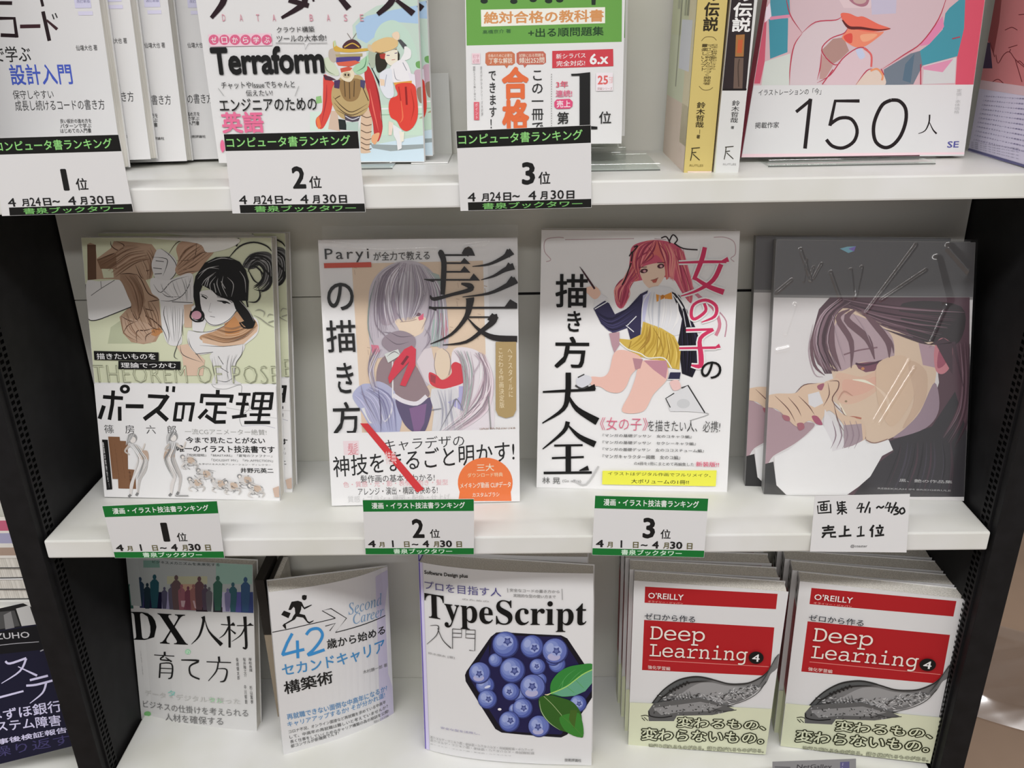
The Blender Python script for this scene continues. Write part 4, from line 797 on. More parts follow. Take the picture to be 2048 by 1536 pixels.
s.B('Software Design plus', 165, 232, 458, 260, 32, '#333333', b=.03)
s.B('プロを目指す人', 168, 326, 683, 378, 58, '#4b4680', b=0).T('のための', 420, 388, 600, 416, '#8a8a8a')
s.T('安全なコードの書き方から', 740, 322, 1075, 356, '#7a7a7a').T('実践的な型の使い方まで', 765, 358, 1050, 390, '#7a7a7a').S([(1092,325),(1095,400)], 4, '#8a8a8a').S([(725,320),(728,350)], 4, '#8a8a8a')
s.B(serif('TypeScript'), 172, 562, 1255, 614, 212, '#0f0f0f', b=.0, res=3, hr=206)
s.S([(205,572),(250,570),(262,590),(245,640),(183,697)], [3,4,7,5,3], '#3a3a3a').S([(255,590),(290,670),(345,725)], [4,5,7], '#3a3a3a')
for a in ([(355,594),(355,728)], [(355,594),(417,598),(415,652),(357,650)], [(356,622),(416,625)], [(508,602),(505,742),(468,738)], [(508,602),(445,600),(444,655),(506,658)], [(445,628),(506,630)]): s.S(a, 4.5, '#3c3c3c', smooth=False)
s.T('鈴木僚太 [著]', 190, 748, 370, 798, '#9a9a9a')
s.T('安全な型を活用し、', 275, 1250, 540, 1308, '#9a96b4').T('モダンな開発のコードを書くために', 225, 1290, 822, 1368, '#9a96b4')
for i, x1 in enumerate((900, 905, 750)): s.T('型システム・ユニオン型・条件型・ジェネリクス・非同期処理・モジュール'[:34-i*6], 205, 1330+i*20, x1, 1400+i*22, '#9a9a9a')
s.T('技術評論社', 1110, 1465, 1222, 1490, '#555555', b=.01)
s.finish(root7)
copy_tree(root7, Matrix.Translation((-.004, .0285, 0)), 'second blueberry programming book, only its top edge showing behind the first')

# ---- two stacks of machine learning books
M8 = pose((.556, .046, ZB), -2, -6.8)
RED, CRM = '#a60e17', '#c9cdb0'
s = book('programming_book', M8, [(1268, 1161), (1577, 1184), (1531, 1507), (1256, 1488)], .0195, 'front book of the left stack, white cover with red title boxes and engraved fish', group='red titled books in the left stack', cover='#cdcdcd')
root8 = s.root
s.part('cover_print').view(2.415, 1200, 1080)
s.P([(218,225),(858,260),(850,334),(215,303)], RED).P([(213,386),(842,422),(820,656),(203,628)], RED)
s.S([(236,580),(815,612)], 2.5, '#d98880', smooth=False)
s.part('fish_engraving').view(6.4, 1260, 1320)
FB = [(240,640),(300,520),(430,370),(600,255),(760,210),(900,205),(1080,245),(1250,290),(1400,295),(1540,275),(1690,200),(1760,140),(1830,40),(1880,-60),(1920,-70),(1910,60),(1860,130),(1800,180),(1740,300),(1620,410),(1500,490),(1370,545),(1260,570),(1360,620),(1220,650),(1100,690),(900,720),(600,740),(400,790),(240,740)]
s.P(FB, '#6f6f6f', True)
s.P([(240,640),(300,520),(430,370),(600,255),(760,210),(900,205),(1060,240),(1000,262),(850,270),(700,320),(560,400),(430,520),(330,640),(300,700)], '#565858', True)
s.P([(560,520),(700,400),(880,300),(1050,290),(1250,330),(1500,340),(1600,340),(1500,440),(1300,520),(1050,580),(850,600),(640,600)], '#8f8f8f', True)
rf = random.Random(5)
for i in range(300):
    t = rf.random(); x = 330+1300*t; yc = 640-230*t+60*math.sin(3*t); h = 190*(1-.62*t); y = yc-h*.9+rf.random()*h*1.15-40
    L = rf.uniform(22, 60); a = rf.uniform(-1.0, .9); s.S([(x, y), (x+L*.5*math.cos(a)+rf.uniform(-12, 12), y+L*.5*math.sin(a)+rf.uniform(-12, 12)), (x+L*math.cos(a), y+L*math.sin(a))], rf.uniform(7, 15), rf.choice(['#4a4a4a', '#2e2e2e', '#b6b6b6', '#c0c0c0', '#b0b0b0']), taper=True)
for i in range(9): s.S([(470+i*36, 480-i*12), (520+i*34, 560-i*8), (500+i*40, 640-i*6)], 11, '#323232', taper=True)
for i in range(6): s.S([(540+i*44, 400-i*22), (500+i*44, 370-i*22)], 22, '#242424')
s.S([(240,700),(245,620),(300,520),(430,370),(600,255),(760,210),(900,205),(1080,245),(1250,292),(1400,297),(1540,275),(1690,200),(1770,120)], 11, '#1c1c1c').S([(330,560),(420,460),(560,360),(700,290),(860,262),(1060,255)], 14, '#222222', taper=True)
s.S([(700,580),(900,560),(1050,590),(1330,570)], 9, '#2a2a2a', taper=True).S([(700,630),(1000,640),(1350,622)], 9, '#202020', taper=True).S([(1740,260),(1640,400),(1480,500),(1250,575)], 9, '#333333').S([(700,660),(900,700),(1100,690)], 14, '#3c3c3c', taper=True)
for i in range(9): s.S([(1640+i*24, 330-i*38), (1740+i*14, 190-i*28), (1790+i*14, 60-i*18)], 8, '#3c3f3e', taper=True)
s.S([(300,700),(400,715),(520,690)], 16, '#262626').E(330,650,22,18,'#b4b4b4').E(332,650,10,10,'#1c1c1c')
s.part('paper_band', M_MATTE).view(2.415, 1200, 1080).P([(120,778),(860,812),(840,1100),(100,1100)], CRM)
s.part('fish_engraving').view(6.4, 1260, 1320)
s.P([(230,640),(300,540),(560,500),(900,470),(1200,560),(1340,620),(1200,660),(1050,690),(600,700),(560,768),(240,768)], '#585858').P([(300,600),(600,560),(900,520),(1180,580),(1000,640),(640,650),(400,690)], '#858585')
for i in range(60):
    x = rf.uniform(280, 1200); y = rf.uniform(560, 690)-(x-280)*.03; s.S([(x, y), (x+rf.uniform(-20, 40), y+rf.uniform(-24, 24))], rf.uniform(8, 14), rf.choice(['#2a2a2a', '#3c3c3c', '#a2a2a2']))
s.S([(1050,600),(1200,640),(1360,622)], 8, '#2c2c2c').S([(240,640),(260,700),(400,720),(540,700)], 14, '#1c1c1c')
s.S([(140,700),(200,690),(240,705)], 10, '#2a2c18').S([(150,720),(190,760)], 10, '#2a2c18').S([(180,715),(230,760)], 8, '#2a2c18')
s.part('cover_lettering').view(2.415, 1200, 1080)
s.B("O'REILLY", 232, 276, 402, 286, 29, '#ecd9d6', b=.012).T('オライリー・ジャパン', 232, 286, 400, 306, '#e8a89c')
s.T('ゼロから作る', 216, 346, 458, 394, '#2a3038', b=.008)
s.B(serif('Deep', 't'), 240, 494, 502, 506, 84, '#f0d6cc', b=-.004, res=3, sp=.92).B(serif('Learning', 't'), 238, 574, 706, 598, 88, '#f0d6cc', b=-.004, res=3, sp=.92)
s.E(753,562,36,30,'#141414').T('4', 736, 544, 768, 582, '#e8e8e8', b=.01).T('強化学習編', 232, 598, 338, 624, '#f0c9c2')
s.part('band_lettering')
s.B('変わるもの、', 372, 897, 796, 912, 50, CRM, b=.016, out='#24260f', ob=.075).B('変わらないもの。', 200, 958, 786, 978, 58, CRM, b=.016, out='#24260f', ob=.075)
s.B('流行り廃れるものがある。語り継がれるものがある。', 234, 996, 788, 1021, 19, '#c9cdb0', b=.0, out='#3a3a24', ob=.05)
s.finish(root8)
q8 = s.q; h8 = q8[0][1]-q8[3][1]; th8 = s.th
def sp_band(name, z0, z1, c, blot=None):
    V = [(-.0002, .0004, z0), (-.0002, th8-.0002, z0), (-.0002, th8-.0002, z1), (-.0002, .0004, z1)]
    xo = q8[3][0]+(q8[0][0]-q8[3][0])*0
    f = lambda z: q8[3][0]+(q8[0][0]-q8[3][0])*(z/h8)
    V = [(v[0]+f(v[2]), v[1], v[2]) for v in V]; F = [(0, 3, 2, 1)]; C = [ink(c)]
    for (y0, y1, a, b, cc) in blot or ():
        k = len(V); V += [(f(a)-.00035, y0, a), (f(a)-.00035, y1, a+.002), (f(b)-.00035, y1, b), (f(b)-.00035, y0, b-.003)]; F.append((k, k+3, k+2, k+1)); C.append(ink(cc))
    me = bpy.data.meshes.new(name); me.from_pydata(V, [], F); at = me.color_attributes.new('Col', 'FLOAT_COLOR', 'CORNER')
    for i, c_ in enumerate(C):
        for j in range(4): at.data[i*4+j].color = (*c_, 1)
    return link(name, me, root8, M_PRINT)
sp_band('spine_print', h8*.31, h8*.845, '#8c141b', [(.004, .013, h8*.40, h8*.52, '#7a1218'), (.006, .012, h8*.6, h8*.8, '#a83038')])
sp_band('spine_drawing', h8*.845, h8*.995, '#b9b9b9', [(.003, .009, h8*.86, h8*.90, '#2a2a2a'), (.008, .015, h8*.89, h8*.93, '#222222'), (.002, .010, h8*.935, h8*.965, '#303030'), (.009, .016, h8*.955, h8*.985, '#4a4a4a')])
sp_band('spine_band', 0.0, h8*.31, CRM)
ax = (M8.to_3x3() @ Vector((0, 1, 0)))
order = ['second', 'third', 'last']
for i in range(3):
    p8 = M8.translation
    j = Matrix.Translation(ax*(.0203*(i+1))+Vector((-.0042*(i+1), .001*i, 0))) @ Matrix.Translation(p8) @ Matrix.Rotation(math.radians(1.7*(i+1)), 4, 'Z') @ Matrix.Translation(-p8)
    copy_tree(root8, j, '%s book from the front in the left stack of red titled books' % order[i])
M9 = pose((.7225, .0425, ZB), -2, -10.5)
s9 = Sheet(M9, [(1604, 1163), (1929, 1204), (1858, 1533), (1560, 1490)])
def dims(q): return Vector(q[2])-Vector(q[3]), Vector(q[0])-Vector(q[3])
a8, b8 = dims(q8); a9, b9 = dims(s9.q)
Sc = Matrix(((a9.x/a8.x, 0, 0, 0), (0, 1, 0, 0), (0, 0, b9.y/b8.y, 0), (0, 0, 0, 1)))
Off = Matrix.Translation((s9.q[3][0]-q8[3][0]*a9.x/a8.x, 0, s9.q[3][1]-q8[3][1]*b9.y/b8.y))
root9 = copy_tree(root8, Matrix.Identity(4), 'front book of the right stack beside the black panel, white with red boxes and fish')
root9.matrix_world = M9 @ Off @ Sc; root9['group'] = 'red titled books in the right stack'
ax9 = M9.to_3x3() @ Vector((0, 1, 0))
for i in range(3):
    c = copy_tree(root9, Matrix.Translation(ax9*(.0203*(i+1))+Vector((-.0052*(i+1), .001*i, 0))) @ Matrix.Translation(M9.translation) @ Matrix.Rotation(math.radians(1.4*(i+1)), 4, 'Z') @ Matrix.Translation(-M9.translation), '%s book from the front in the right stack beside the black panel' % order[i]); c['group'] = 'red titled books in the right stack'

# ---- thin dark and tan volumes standing edge on between the first two books
bx = empty('thin_book', Matrix.Translation((.1575, .088, ZB)), 'thin tan book with black top half standing edge on behind the DX book', 'book')
box('cover', 0, .009, 0, .050, 0, .19, newmat('dull_tan_cover', srgb('#9c8f7c'), .6, .2), bx, .0005)
box('dark_top_sleeve', -.0004, .0094, -.0004, .0504, .118, .1905, newmat('dark_top_cover', srgb('#25221f'), .5, .3), bx)  # upper part of the volume, coloured darker than the rest
b2 = empty('thin_book', Matrix.Translation((.1690, .092, ZB)), 'thin black-spined book standing edge on behind the running man book', 'book')
box('cover', 0, .004, 0, .050, 0, .185, newmat('black_cover', srgb('#2b2926'), .5, .3), b2, .0004)
box('page_block', .0041, .010, .001, .049, .001, .183, M_PAGES, b2)
# shelf label at the very bottom
lb = empty('shelf_label', pose(on_y((1545, 1524), -.002), -4, 0), 'grey shelf label strip with dark lettering at the bottom edge of the picture', 'label')
sL = Sheet(lb.matrix_world, [(1545, 1524), (1712, 1518), (1712, 1560), (1545, 1566)])
slab('label_card', sL.q, lambda u, v: 0, lambda u, v: .0006, newmat('grey_label_card', srgb('#8f9092'), .5, .3), lb)
sL.part('label_lettering').view(5.12, 1440, 1440).T('NetGalley', 790, 455, 1140, 510, '#3c3c40', b=.01).P([(1230,430),(1325,425),(1325,520),(1230,520)], '#5c5a84').S([(560,480),(720,485)], 10, '#55555a').V('III', 1250, 430, 1310, 560, '#9a98b8')
sL.finish(lb)
# ================================================================== TOP SHELF
P1 = on_y((245, 336), .085)
# code design book, three copies fanned to the right
M10 = pose(on_y((-84, 346), .078), -7, -1.5)
s = tall_book('programming_book', M10, [(-150, 0), (198, 0), (245, 336), (-84, 346)], .015, 'white programming book with blue kanji title, cut off by the left frame edge', cover='#cfcfcf', H=.205)
root10 = s.root; bpy.context.view_layer.update()
s.part('cover_lettering').view(3.49, 0, 0)
s.T('コード', -20, -160, 395, -10, '#1f1418', b=.01)
s.S([(-40,20),(85,22)], 26, '#24171b', smooth=False).S([(285,-20),(300,45)], 20, '#24171b', smooth=False).S([(-20,128),(100,128),(118,262)], 24, '#24171b', smooth=False).S([(5,245),(125,250)], 26, '#24171b', smooth=False).S([(140,185),(282,182)], 26, '#3a2026', smooth=False).S([(300,80),(345,285)], 26, '#24171b', smooth=False).S([(325,140),(400,205)], [14,22], '#3a2026', smooth=False).S([(365,100),(378,135)], 9, '#333333').S([(385,92),(400,125)], 9, '#333333')
s.T('で学ぶ', -60, 325, 222, 432, '#2b2b2b', b=.01).T('設計入門', 58, 450, 512, 588, '#3d55b8', b=.02)
s.T('保守しやすい', 85, 630, 378, 690, '#3c3c3c', b=0).T('成長し続けるコードの書き方', 100, 702, 735, 765, '#3c3c3c', b=0).T('仙塲大也 著', 528, 315, 682, 352, '#555555').R(515, -20, 640, 55, '#c3c2da').R(545,80,650,105,'#c8c6dc').T('改訂新版', 535, 0, 630, 20, '#6a6a90')
for i, t in enumerate(('良い設計の進め方を', 'パターンで学ぶ', 'はじめての入門書')): s.T(t, 420, 830+i*34, 640, 858+i*34, '#444444')
s.T('技術評論社', 560, 1000, 690, 1020, '#444444', b=.01)
s.finish(root10)
copy_tree(root10, Matrix.Translation((.0185, .0165, .0045)), 'second white programming book in shadow, just right of the one cut off at the left')
copy_tree(root10, Matrix.Translation((.0435, .0330, .0)), 'third white programming book, a narrow strip behind the shadowed second copy')
copy_tree(root10, Matrix.Translation((.0745, .0495, -.001)), 'last white programming book, its small lettering showing beside the armoured monster magazine')

# database magazine
bl = on_y((438, 326), .095); M11 = pose(bl, -2.5, -.8)
s = tall_book('magazine', M11, [(392, 0), (835, 0), (849, 324), (438, 326)], .009, 'computer magazine with an armoured monster and a girl in red trousers', cover='#d0d0d0', H=.257, cat='magazine')
root11 = s.root
s.part('cover_picture').view(4.956, 620, 20)
s.P([(500,60),(660,-40),(1130,-140),(1180,1500),(490,1500),(480,1200),(560,900),(560,400),(430,300),(420,150)], '#b7cbbf').P([(560,60),(820,0),(1140,-60),(1140,140),(860,120),(700,220),(560,330),(470,280),(450,160)], '#9ebcd9').P([(490,1300),(660,1330),(1140,1240),(1140,1500),(490,1500)], '#bed2e4').P([(600,1330),(900,1340),(1130,1330),(1130,1370),(800,1400),(620,1370)], '#8f9a9c')
s.P([(660,200),(720,130),(820,100),(920,150),(1000,260),(1060,420),(1060,600),(960,560),(900,380),(700,330),(640,280)], '#b5cfc0', True).P([(1050,520),(1100,505),(1140,540),(1130,580),(1060,570)], '#6aa05a', True).P([(1040,600),(1160,620),(1170,780),(1080,840),(1040,760)], '#bca0ae', True).P([(1060,780),(1160,770),(1170,880),(1090,920)], '#8c7464', True)
s.P([(660,940),(1120,940),(1120,1240),(660,1240)], '#b9d2be').S([(700,980),(1110,960)], 14, '#dfe8dc').S([(700,1040),(1120,1030)], 10, '#8fb598').S([(0,1110),(110,1105)], 16, '#93b07c').P([(0,1010),(160,1000),(200,1200),(0,1200)], '#c5d8cc').P([(60,860),(110,850),(120,920),(60,930)], '#8ab878')
s.E(1120,1060,40,10,'#a59c80',-20)
# monster
s.P([(210,1000),(270,1000),(300,1200),(180,1180)], '#c7ae9a').P([(280,1080),(350,1090),(370,1190),(290,1185)], '#242c2c').P([(360,1110),(480,1110),(480,1200),(360,1190)], '#a9bfb6')
s.P([(520,1000),(610,1010),(610,1180),(590,1370),(600,1410),(520,1420),(500,1390),(500,1180)], '#cdb196', True)
for y in (1040, 1120, 1190, 1260, 1310, 1360): s.S([(505, y), (560, y+26), (610, y+14)], 9, '#6c5444')
s.P([(140,640),(220,700),(260,760),(230,900),(200,1030),(130,1170),(70,1160),(60,1080),(120,1000),(130,800)], '#cf4136', True).P([(60,1080),(90,1050),(110,1160),(80,1180)], '#e0743c').S([(165,740),(160,900),(110,1140)], 14, '#a82a30', taper=True)
s.P([(540,610),(580,560),(640,680),(690,860),(700,1040),(720,1170),(680,1300),(640,1260),(620,1100),(580,960),(560,800)], '#b92f30', True).S([(590,780),(630,980),(680,1200)], 12, '#e06a5a', taper=True).S([(640,700),(690,900),(720,1160)], 12, '#7c1f24', taper=True).P([(620,1240),(690,1220),(650,1330),(610,1300)], '#dba074', True)
s.P([(220,780),(280,690),(340,660),(500,650),(560,780),(590,900),(560,1000),(480,1060),(400,1090),(300,1060),(220,930)], '#b39a68', True)
s.P([(300,700),(500,690),(490,840),(440,900),(360,900),(310,830)], '#8f7146', True)
for a in ([(340,700),(350,860)], [(390,710),(395,880)], [(440,700),(435,860)], [(230,860),(320,960),(420,1010),(570,930)], [(240,920),(330,1010),(430,1040),(570,970)], [(260,990),(420,1060),(540,1030)], [(250,880),(300,850)], [(520,760),(580,900)]): s.S(a, 9, '#54402a', taper=True)
s.P([(340,1030),(400,1060),(500,1050),(480,1100),(420,1110),(350,1090)], '#4c4450').S([(350,1050),(420,1085),(490,1060)], 8, '#d0d0d8')
s.P([(320,620),(360,580),(420,590),(440,650),(400,710),(340,700),(300,660)], '#d8ccb0', True).E(365,645,40,32,'#b8a888').E(350,642,9,12,'#30281e').E(382,644,9,12,'#30281e').P([(300,580),(380,560),(420,575),(400,600),(310,620)], '#c8503c')
s.P([(130,500),(190,470),(260,560),(290,640),(230,650),(150,600)], '#c3cdb4', True).S([(140,520),(170,600),(250,645)], 12, '#7f8f74', taper=True).P([(440,560),(540,470),(600,440),(570,540),(560,600),(480,640),(430,600)], '#9fc8a4', True).S([(560,460),(540,560),(460,610)], 12, '#5c8c68', taper=True)
s.P([(190,400),(250,380),(300,440),(240,520),(190,480)], '#b5a89a', True).P([(260,470),(500,460),(495,500),(420,540),(260,520)], '#4c3f80').P([(260,520),(450,500),(500,520),(400,560),(280,550)], '#cf5a40').P([(250,440),(520,430),(520,460),(260,465)], '#a89a6a')
s.P([(230,310),(260,350),(320,380),(420,385),(580,380),(590,400),(420,420),(300,415),(240,400)], '#c9a23a', True).P([(330,380),(350,320),(420,290),(480,320),(500,380)], '#4c2c34', True).S([(340,370),(420,330),(490,370)], 12, '#c9a23a').S([(370,230),(410,290)], 6, '#7a7068').S([(460,230),(420,290)], 6, '#7a7068').P([(230,310),(250,300),(262,350),(240,370)], '#b8c79a')
s.P([(130,640),(200,660),(260,690),(200,700),(150,690)], '#4c2c3c').P([(240,700),(300,690),(290,780),(240,770)], '#4a3458').P([(500,690),(550,700),(540,780),(500,760)], '#4a4468').P([(580,520),(640,640),(690,760),(720,760),(650,640),(600,540)], '#22242a')
s.P([(580,420),(650,430),(640,560),(600,560)], '#a5b09c', True)
# girl
s.P([(660,430),(760,440),(760,560),(680,620),(650,540)], '#2c2a20', True).P([(580,340),(640,370),(660,420),(580,400)], '#cbb592', True)
s.P([(610,350),(650,310),(760,270),(860,290),(870,350),(820,390),(720,420),(650,420),(620,400)], '#d3b47c', True).S([(650,415),(740,430),(860,385)], 9, '#7c5c3c').P([(820,230),(870,215),(890,260),(870,300),(820,270)], '#e6c6aa', True).P([(870,300),(900,290),(960,350),(930,390)], '#4c4c50').P([(940,360),(1000,400),(990,480),(900,500),(930,430)], '#e9dcdc', True)
s.P([(740,430),(860,395),(885,480),(850,540),(800,550),(755,510)], '#efd6c2', True).S([(760,450),(790,450)], 8, '#5c4470').S([(840,430),(865,425)], 8, '#5c4470').S([(810,495),(845,490)], 6, '#b06050').P([(690,440),(750,430),(740,490),(700,480)], '#a8352c').P([(870,400),(890,440),(885,540),(870,500)], '#2c2a20')
s.P([(800,560),(900,490),(960,520),(1000,620),(1010,720),(830,720),(800,640)], '#dcdadd', True).P([(700,620),(800,580),(820,700),(830,850),(760,870),(700,780),(690,700)], '#d3d6de', True).S([(830,580),(850,680),(900,700)], 7, '#8a8894', taper=True).S([(920,520),(960,600)], 7, '#8a8894').S([(760,640),(740,760)], 7, '#a0a4b4', taper=True).P([(970,620),(1040,640),(1050,760),(1000,720)], '#d8d4dc')
s.P([(690,680),(740,690),(740,750),(700,750)], '#e4c4a8').P([(830,720),(1010,700),(1010,740),(840,750)], '#d79a3c')
s.P([(850,740),(1020,730),(1060,860),(1070,1040),(1030,1150),(960,1200),(900,1170),(860,1100),(800,1060),(780,960),(800,880),(870,840)], '#d43a2c', True).S([(950,760),(960,940)], 20, '#8f1c1c', taper=True).S([(900,880),(920,1060),(890,1120)], 14, '#ef6a44', taper=True).S([(1000,780),(1030,960),(1000,1100)], 12, '#b02a20', taper=True).S([(880,760),(900,900)], 12, '#b02a20', taper=True)
s.P([(780,1100),(830,1120),(810,1240),(780,1240)], '#e8cabc').P([(820,1130),(910,1190),(910,1370),(870,1390),(860,1300),(830,1240)], '#d8d8da').P([(885,1200),(935,1210),(930,1300),(900,1310)], '#e6d8c8')
s.part('cover_lettering').view(3.49, 380, 0)
for pts, w in (([(240,-60),(230,20),(150,125)], [50,44,26]), ([(760,-60),(800,20),(640,125)], [40,44,20]), ([(690,0),(830,40)], 34), ([(850,-30),(865,10)], 14), ([(1010,-60),(1110,60)], [30,44]), ([(1430,-60),(1400,20),(1310,100)], [40,44,30]), ([(1440,0),(1560,95)], [24,44]), ([(1590,40),(1600,70)], 12), ([(1610,35),(1622,62)], 12)): s.S(pts, w, '#231018')
s.T('データベース', 110, -330, 1640, -60, '#231018', b=.04)
for ch, x in zip('DATABASE', (237, 358, 475, 588, 848, 967, 1087, 1200)): s.T(ch, x-14, 100, x+14, 148, '#c78a98')
s.R(130, 240, 575, 318, '#e3bcc8')
for i, ch in enumerate('ゼロから学ぶ'): s.E(168+i*74, 278, 36, 36, '#cf5a80').T(ch, 146+i*74, 258, 190+i*74, 300, '#f0dde2', b=.01)
s.T('クラウド構築', 605, 188, 872, 224, '#3a3a3a').T('ツールの大本命!', 605, 245, 955, 288, '#3a3a3a').S([(600,300),(800,302),(806,345),(830,302),(960,300)], 3.5, '#777777', smooth=False)
s.T('Terraform', 138, 330, 945, 512, '#161616', b=.036, sp=.97, res=3)
s.T('チャットやIssueでちゃんと', 218, 572, 735, 612, '#3a3a3a').T('伝えたい!', 390, 628, 580, 668, '#3a3a3a').S([(200,615),(238,668)], 4, '#999999').S([(762,600),(735,668)], 4, '#999999')
s.T('エンジニアのための', 202, 690, 890, 768, '#1e1e1e', b=.012).T('英語', 212, 782, 524, 926, '#d8648c', b=.03).E(228,1015,14,40,'#d8648c').T('力を磨く', 212, 970, 524, 1060, '#d8648c', b=.02)
s.finish(root11)
copy_tree(root11, Matrix.Translation((.0065, .0105, .0035)), 'copy of the armoured monster magazine peeping out behind on the right')

# green examination book
bl = on_y((935, 290), .080); M12 = pose(bl, -8, -1.5)
s = tall_book('study_guide', M12, [(930, 0), (1250, 0), (1243, 287), (935, 290)], .030, 'thick study guide with green cover and orange lettering behind the third card', cover='#d2d2d2', H=.21)
root12 = s.root
s.part('cover_print').view(3.49, 860, 0)
s.P([(240,-700),(1345,-700),(1338,292),(256,318)], '#5f9a3e')
s.T('ITパスポート', 300, -420, 1300, -30, '#12301c', b=.03)
for x, y in ((378,8),(585,10),(720,-2),(828,6),(905,0)): s.E(x, y, 26, 18, '#0f2416')
s.P([(1125,-40),(1160,-40),(1155,35),(1128,35)], '#0f2416').P([(355,68),(1222,50),(1222,162),(358,186)], '#e8e3d2')
s.B('絶対合格の教科書', 376, 168, 1212, 152, 86, '#c98a4e', b=.03, hr=88).B('+出る順問題集', 686, 262, 1212, 248, 64, '#173c1c', b=.02).B('高橋京介 著', 368, 238, 565, 230, 28, '#2c5a34')
s.P([(388,372),(410,362),(570,360),(592,376),(594,440),(575,455),(400,458),(386,440)], '#bd6c48').P([(604,372),(625,360),(790,358),(808,376),(810,436),(790,450),(620,452),(604,436)], '#b8604c').P([(520,455),(550,455),(536,478)], '#bd6c48').P([(650,450),(680,450),(660,474)], '#b8604c')
s.T('合格のために必要な', 405, 378, 575, 398, '#e8c8b4').T('丁寧な解説', 410, 405, 575, 442, '#ecd5c6', b=.01).T('試験に出る問題を', 622, 376, 795, 396, '#e8c8b4').T('頻出252問', 622, 402, 798, 440, '#ecd5c6', b=.01)
s.P([(853,356),(1278,342),(1280,462),(853,476)], '#c2323e').B('新シラバス', 880, 412, 1086, 404, 36, '#efdcdc').B('完全対応!', 882, 464, 1082, 458, 38, '#efdcdc').B('6.x', 1114, 452, 1244, 446, 76, '#f0e2e0', b=.03)
s.V('この一冊で', 705, 478, 795, 930, '#262626', b=.012).V('合格', 500, 468, 690, 916, '#d5622c', b=.045).V('できます！', 405, 484, 470, 905, '#262626', b=.012)
s.P([(292,372),(350,372),(350,446),(294,446)], '#dfc3ca').T('初学', 298, 380, 344, 408, '#c08894').T('必携', 298, 412, 344, 440, '#c08894').V('図解とイラストで楽しく学べる', 300, 462, 322, 700, '#777777').V('要点がわかるシリーズ大好評', 350, 462, 372, 810, '#8a8a8a').P([(306,712),(344,712),(344,838),(308,838)], '#cf5a68').V('ポイント', 314, 720, 338, 832, '#f0c9cc')
s.T('3年', 880, 566, 964, 612, '#cf5068', b=.02).T('連続!', 878, 630, 992, 676, '#cf6080', b=.02).P([(885,694),(975,690),(996,710),(994,742),(975,758),(885,760),(868,745),(868,712)], '#d04070').T('売上', 884, 702, 980, 750, '#f3d8e0', b=.02).T('第', 888, 782, 968, 866, '#222222', b=.015)
s.P([(984,516),(1030,514),(1118,504),(1118,880),(1168,884),(1168,902),(1000,902),(1000,886),(1044,880),(1044,528),(988,530)], '#111111').T('位', 1180, 778, 1264, 862, '#222222', b=.01)
s.P([(1158,508),(1276,508),(1276,634),(1158,636)], '#ecd5da').T('25', 1170, 528, 1242, 590, '#d05a58', b=.03).T('万部', 1248, 535, 1275, 582, '#d89a9a').T('突破シリーズ', 1168, 610, 1272, 628, '#b08a8a')
for i in range(22): s.E(848, 520+i*17, 3.2, 4, '#777777', n=8)
s.finish(root12)
copy_tree(root12, Matrix.Translation((.006, .0315, .002)), 'second thick green study guide, a pale edge showing behind the front one')

# illustration annual "150"
bl = on_y((1483, 315), .070); M13 = pose(bl, -6, 1.2)
s = tall_book('art_book', M13, [(1535, 0), (1970, 0), (1928, 312), (1483, 315)], .016, 'illustration annual with a face, fingers and lips above a white band reading 150', cover='#cccccc', H=.257, spine_col='#a03048')
root13 = s.root
s.part('cover_picture').view(3.737, 1500, 0)
s.P([(-60,-800),(2000,-800),(1700,640),(-60,640)], '#c7a4aa').P([(40,-800),(170,-800),(110,460),(80,600),(75,625),(-60,625)], '#c24c64').P([(110,460),(300,400),(300,640),(85,640)], '#c3c9c2').P([(1620,-800),(1900,-800),(1675,635),(1535,635)], '#c9485f')
s.P([(160,-800),(260,-800),(300,110),(150,130)], '#3f8a9c').P([(140,145),(285,135),(280,390),(150,440)], '#35889a').P([(150,125),(300,108),(300,130),(150,150)], '#cf7f9c').P([(110,170),(160,120),(150,20),(120,60)], '#e4cdd8')
s.P([(1490,60),(1610,-40),(1600,210),(1550,420),(1290,490),(1270,380),(1340,330),(1440,220),(1460,100)], '#3a8c9c').P([(1300,490),(1540,430),(1530,620),(1290,630)], '#c3c3c3').P([(1290,500),(1480,450),(1520,440),(1440,540),(1300,520)], '#cf86a4').P([(1000,520),(1200,400),(1270,380),(1290,490),(1220,630),(1000,640)], '#6a7480').P([(1160,480),(1230,400),(1200,620),(1140,600)], '#51687a').P([(1280,310),(1440,120),(1450,200),(1340,330),(1270,345)], '#d07aa0')
s.P([(270,-800),(1480,-800),(1460,30),(1400,170),(1270,330),(980,510),(900,560),(700,640),(300,640),(330,330),(390,250),(310,130)], '#c3abb1').P([(500,-300),(1000,-300),(900,60),(700,60)], '#cdb6ba').P([(900,-100),(1100,-100),(1090,100),(910,110)], '#b5aec2')
s.P([(290,640),(320,350),(400,240),(500,170),(660,140),(730,190),(700,260),(640,290),(560,350),(520,430),(510,600),(540,640)], '#c6b6ba').P([(530,380),(620,290),(700,280),(740,380),(680,440),(620,480)], '#a58078').P([(530,400),(620,490),(560,590),(520,590)], '#b08a84')
s.P([(550,625),(620,520),(700,430),(790,360),(850,370),(900,410),(900,500),(790,635)], '#cbb2b8', True).P([(790,640),(900,520),(960,515),(1000,560),(1000,640)], '#cfbcae', True).P([(790,370),(830,360),(860,420),(820,440)], '#b4bcd4', True)
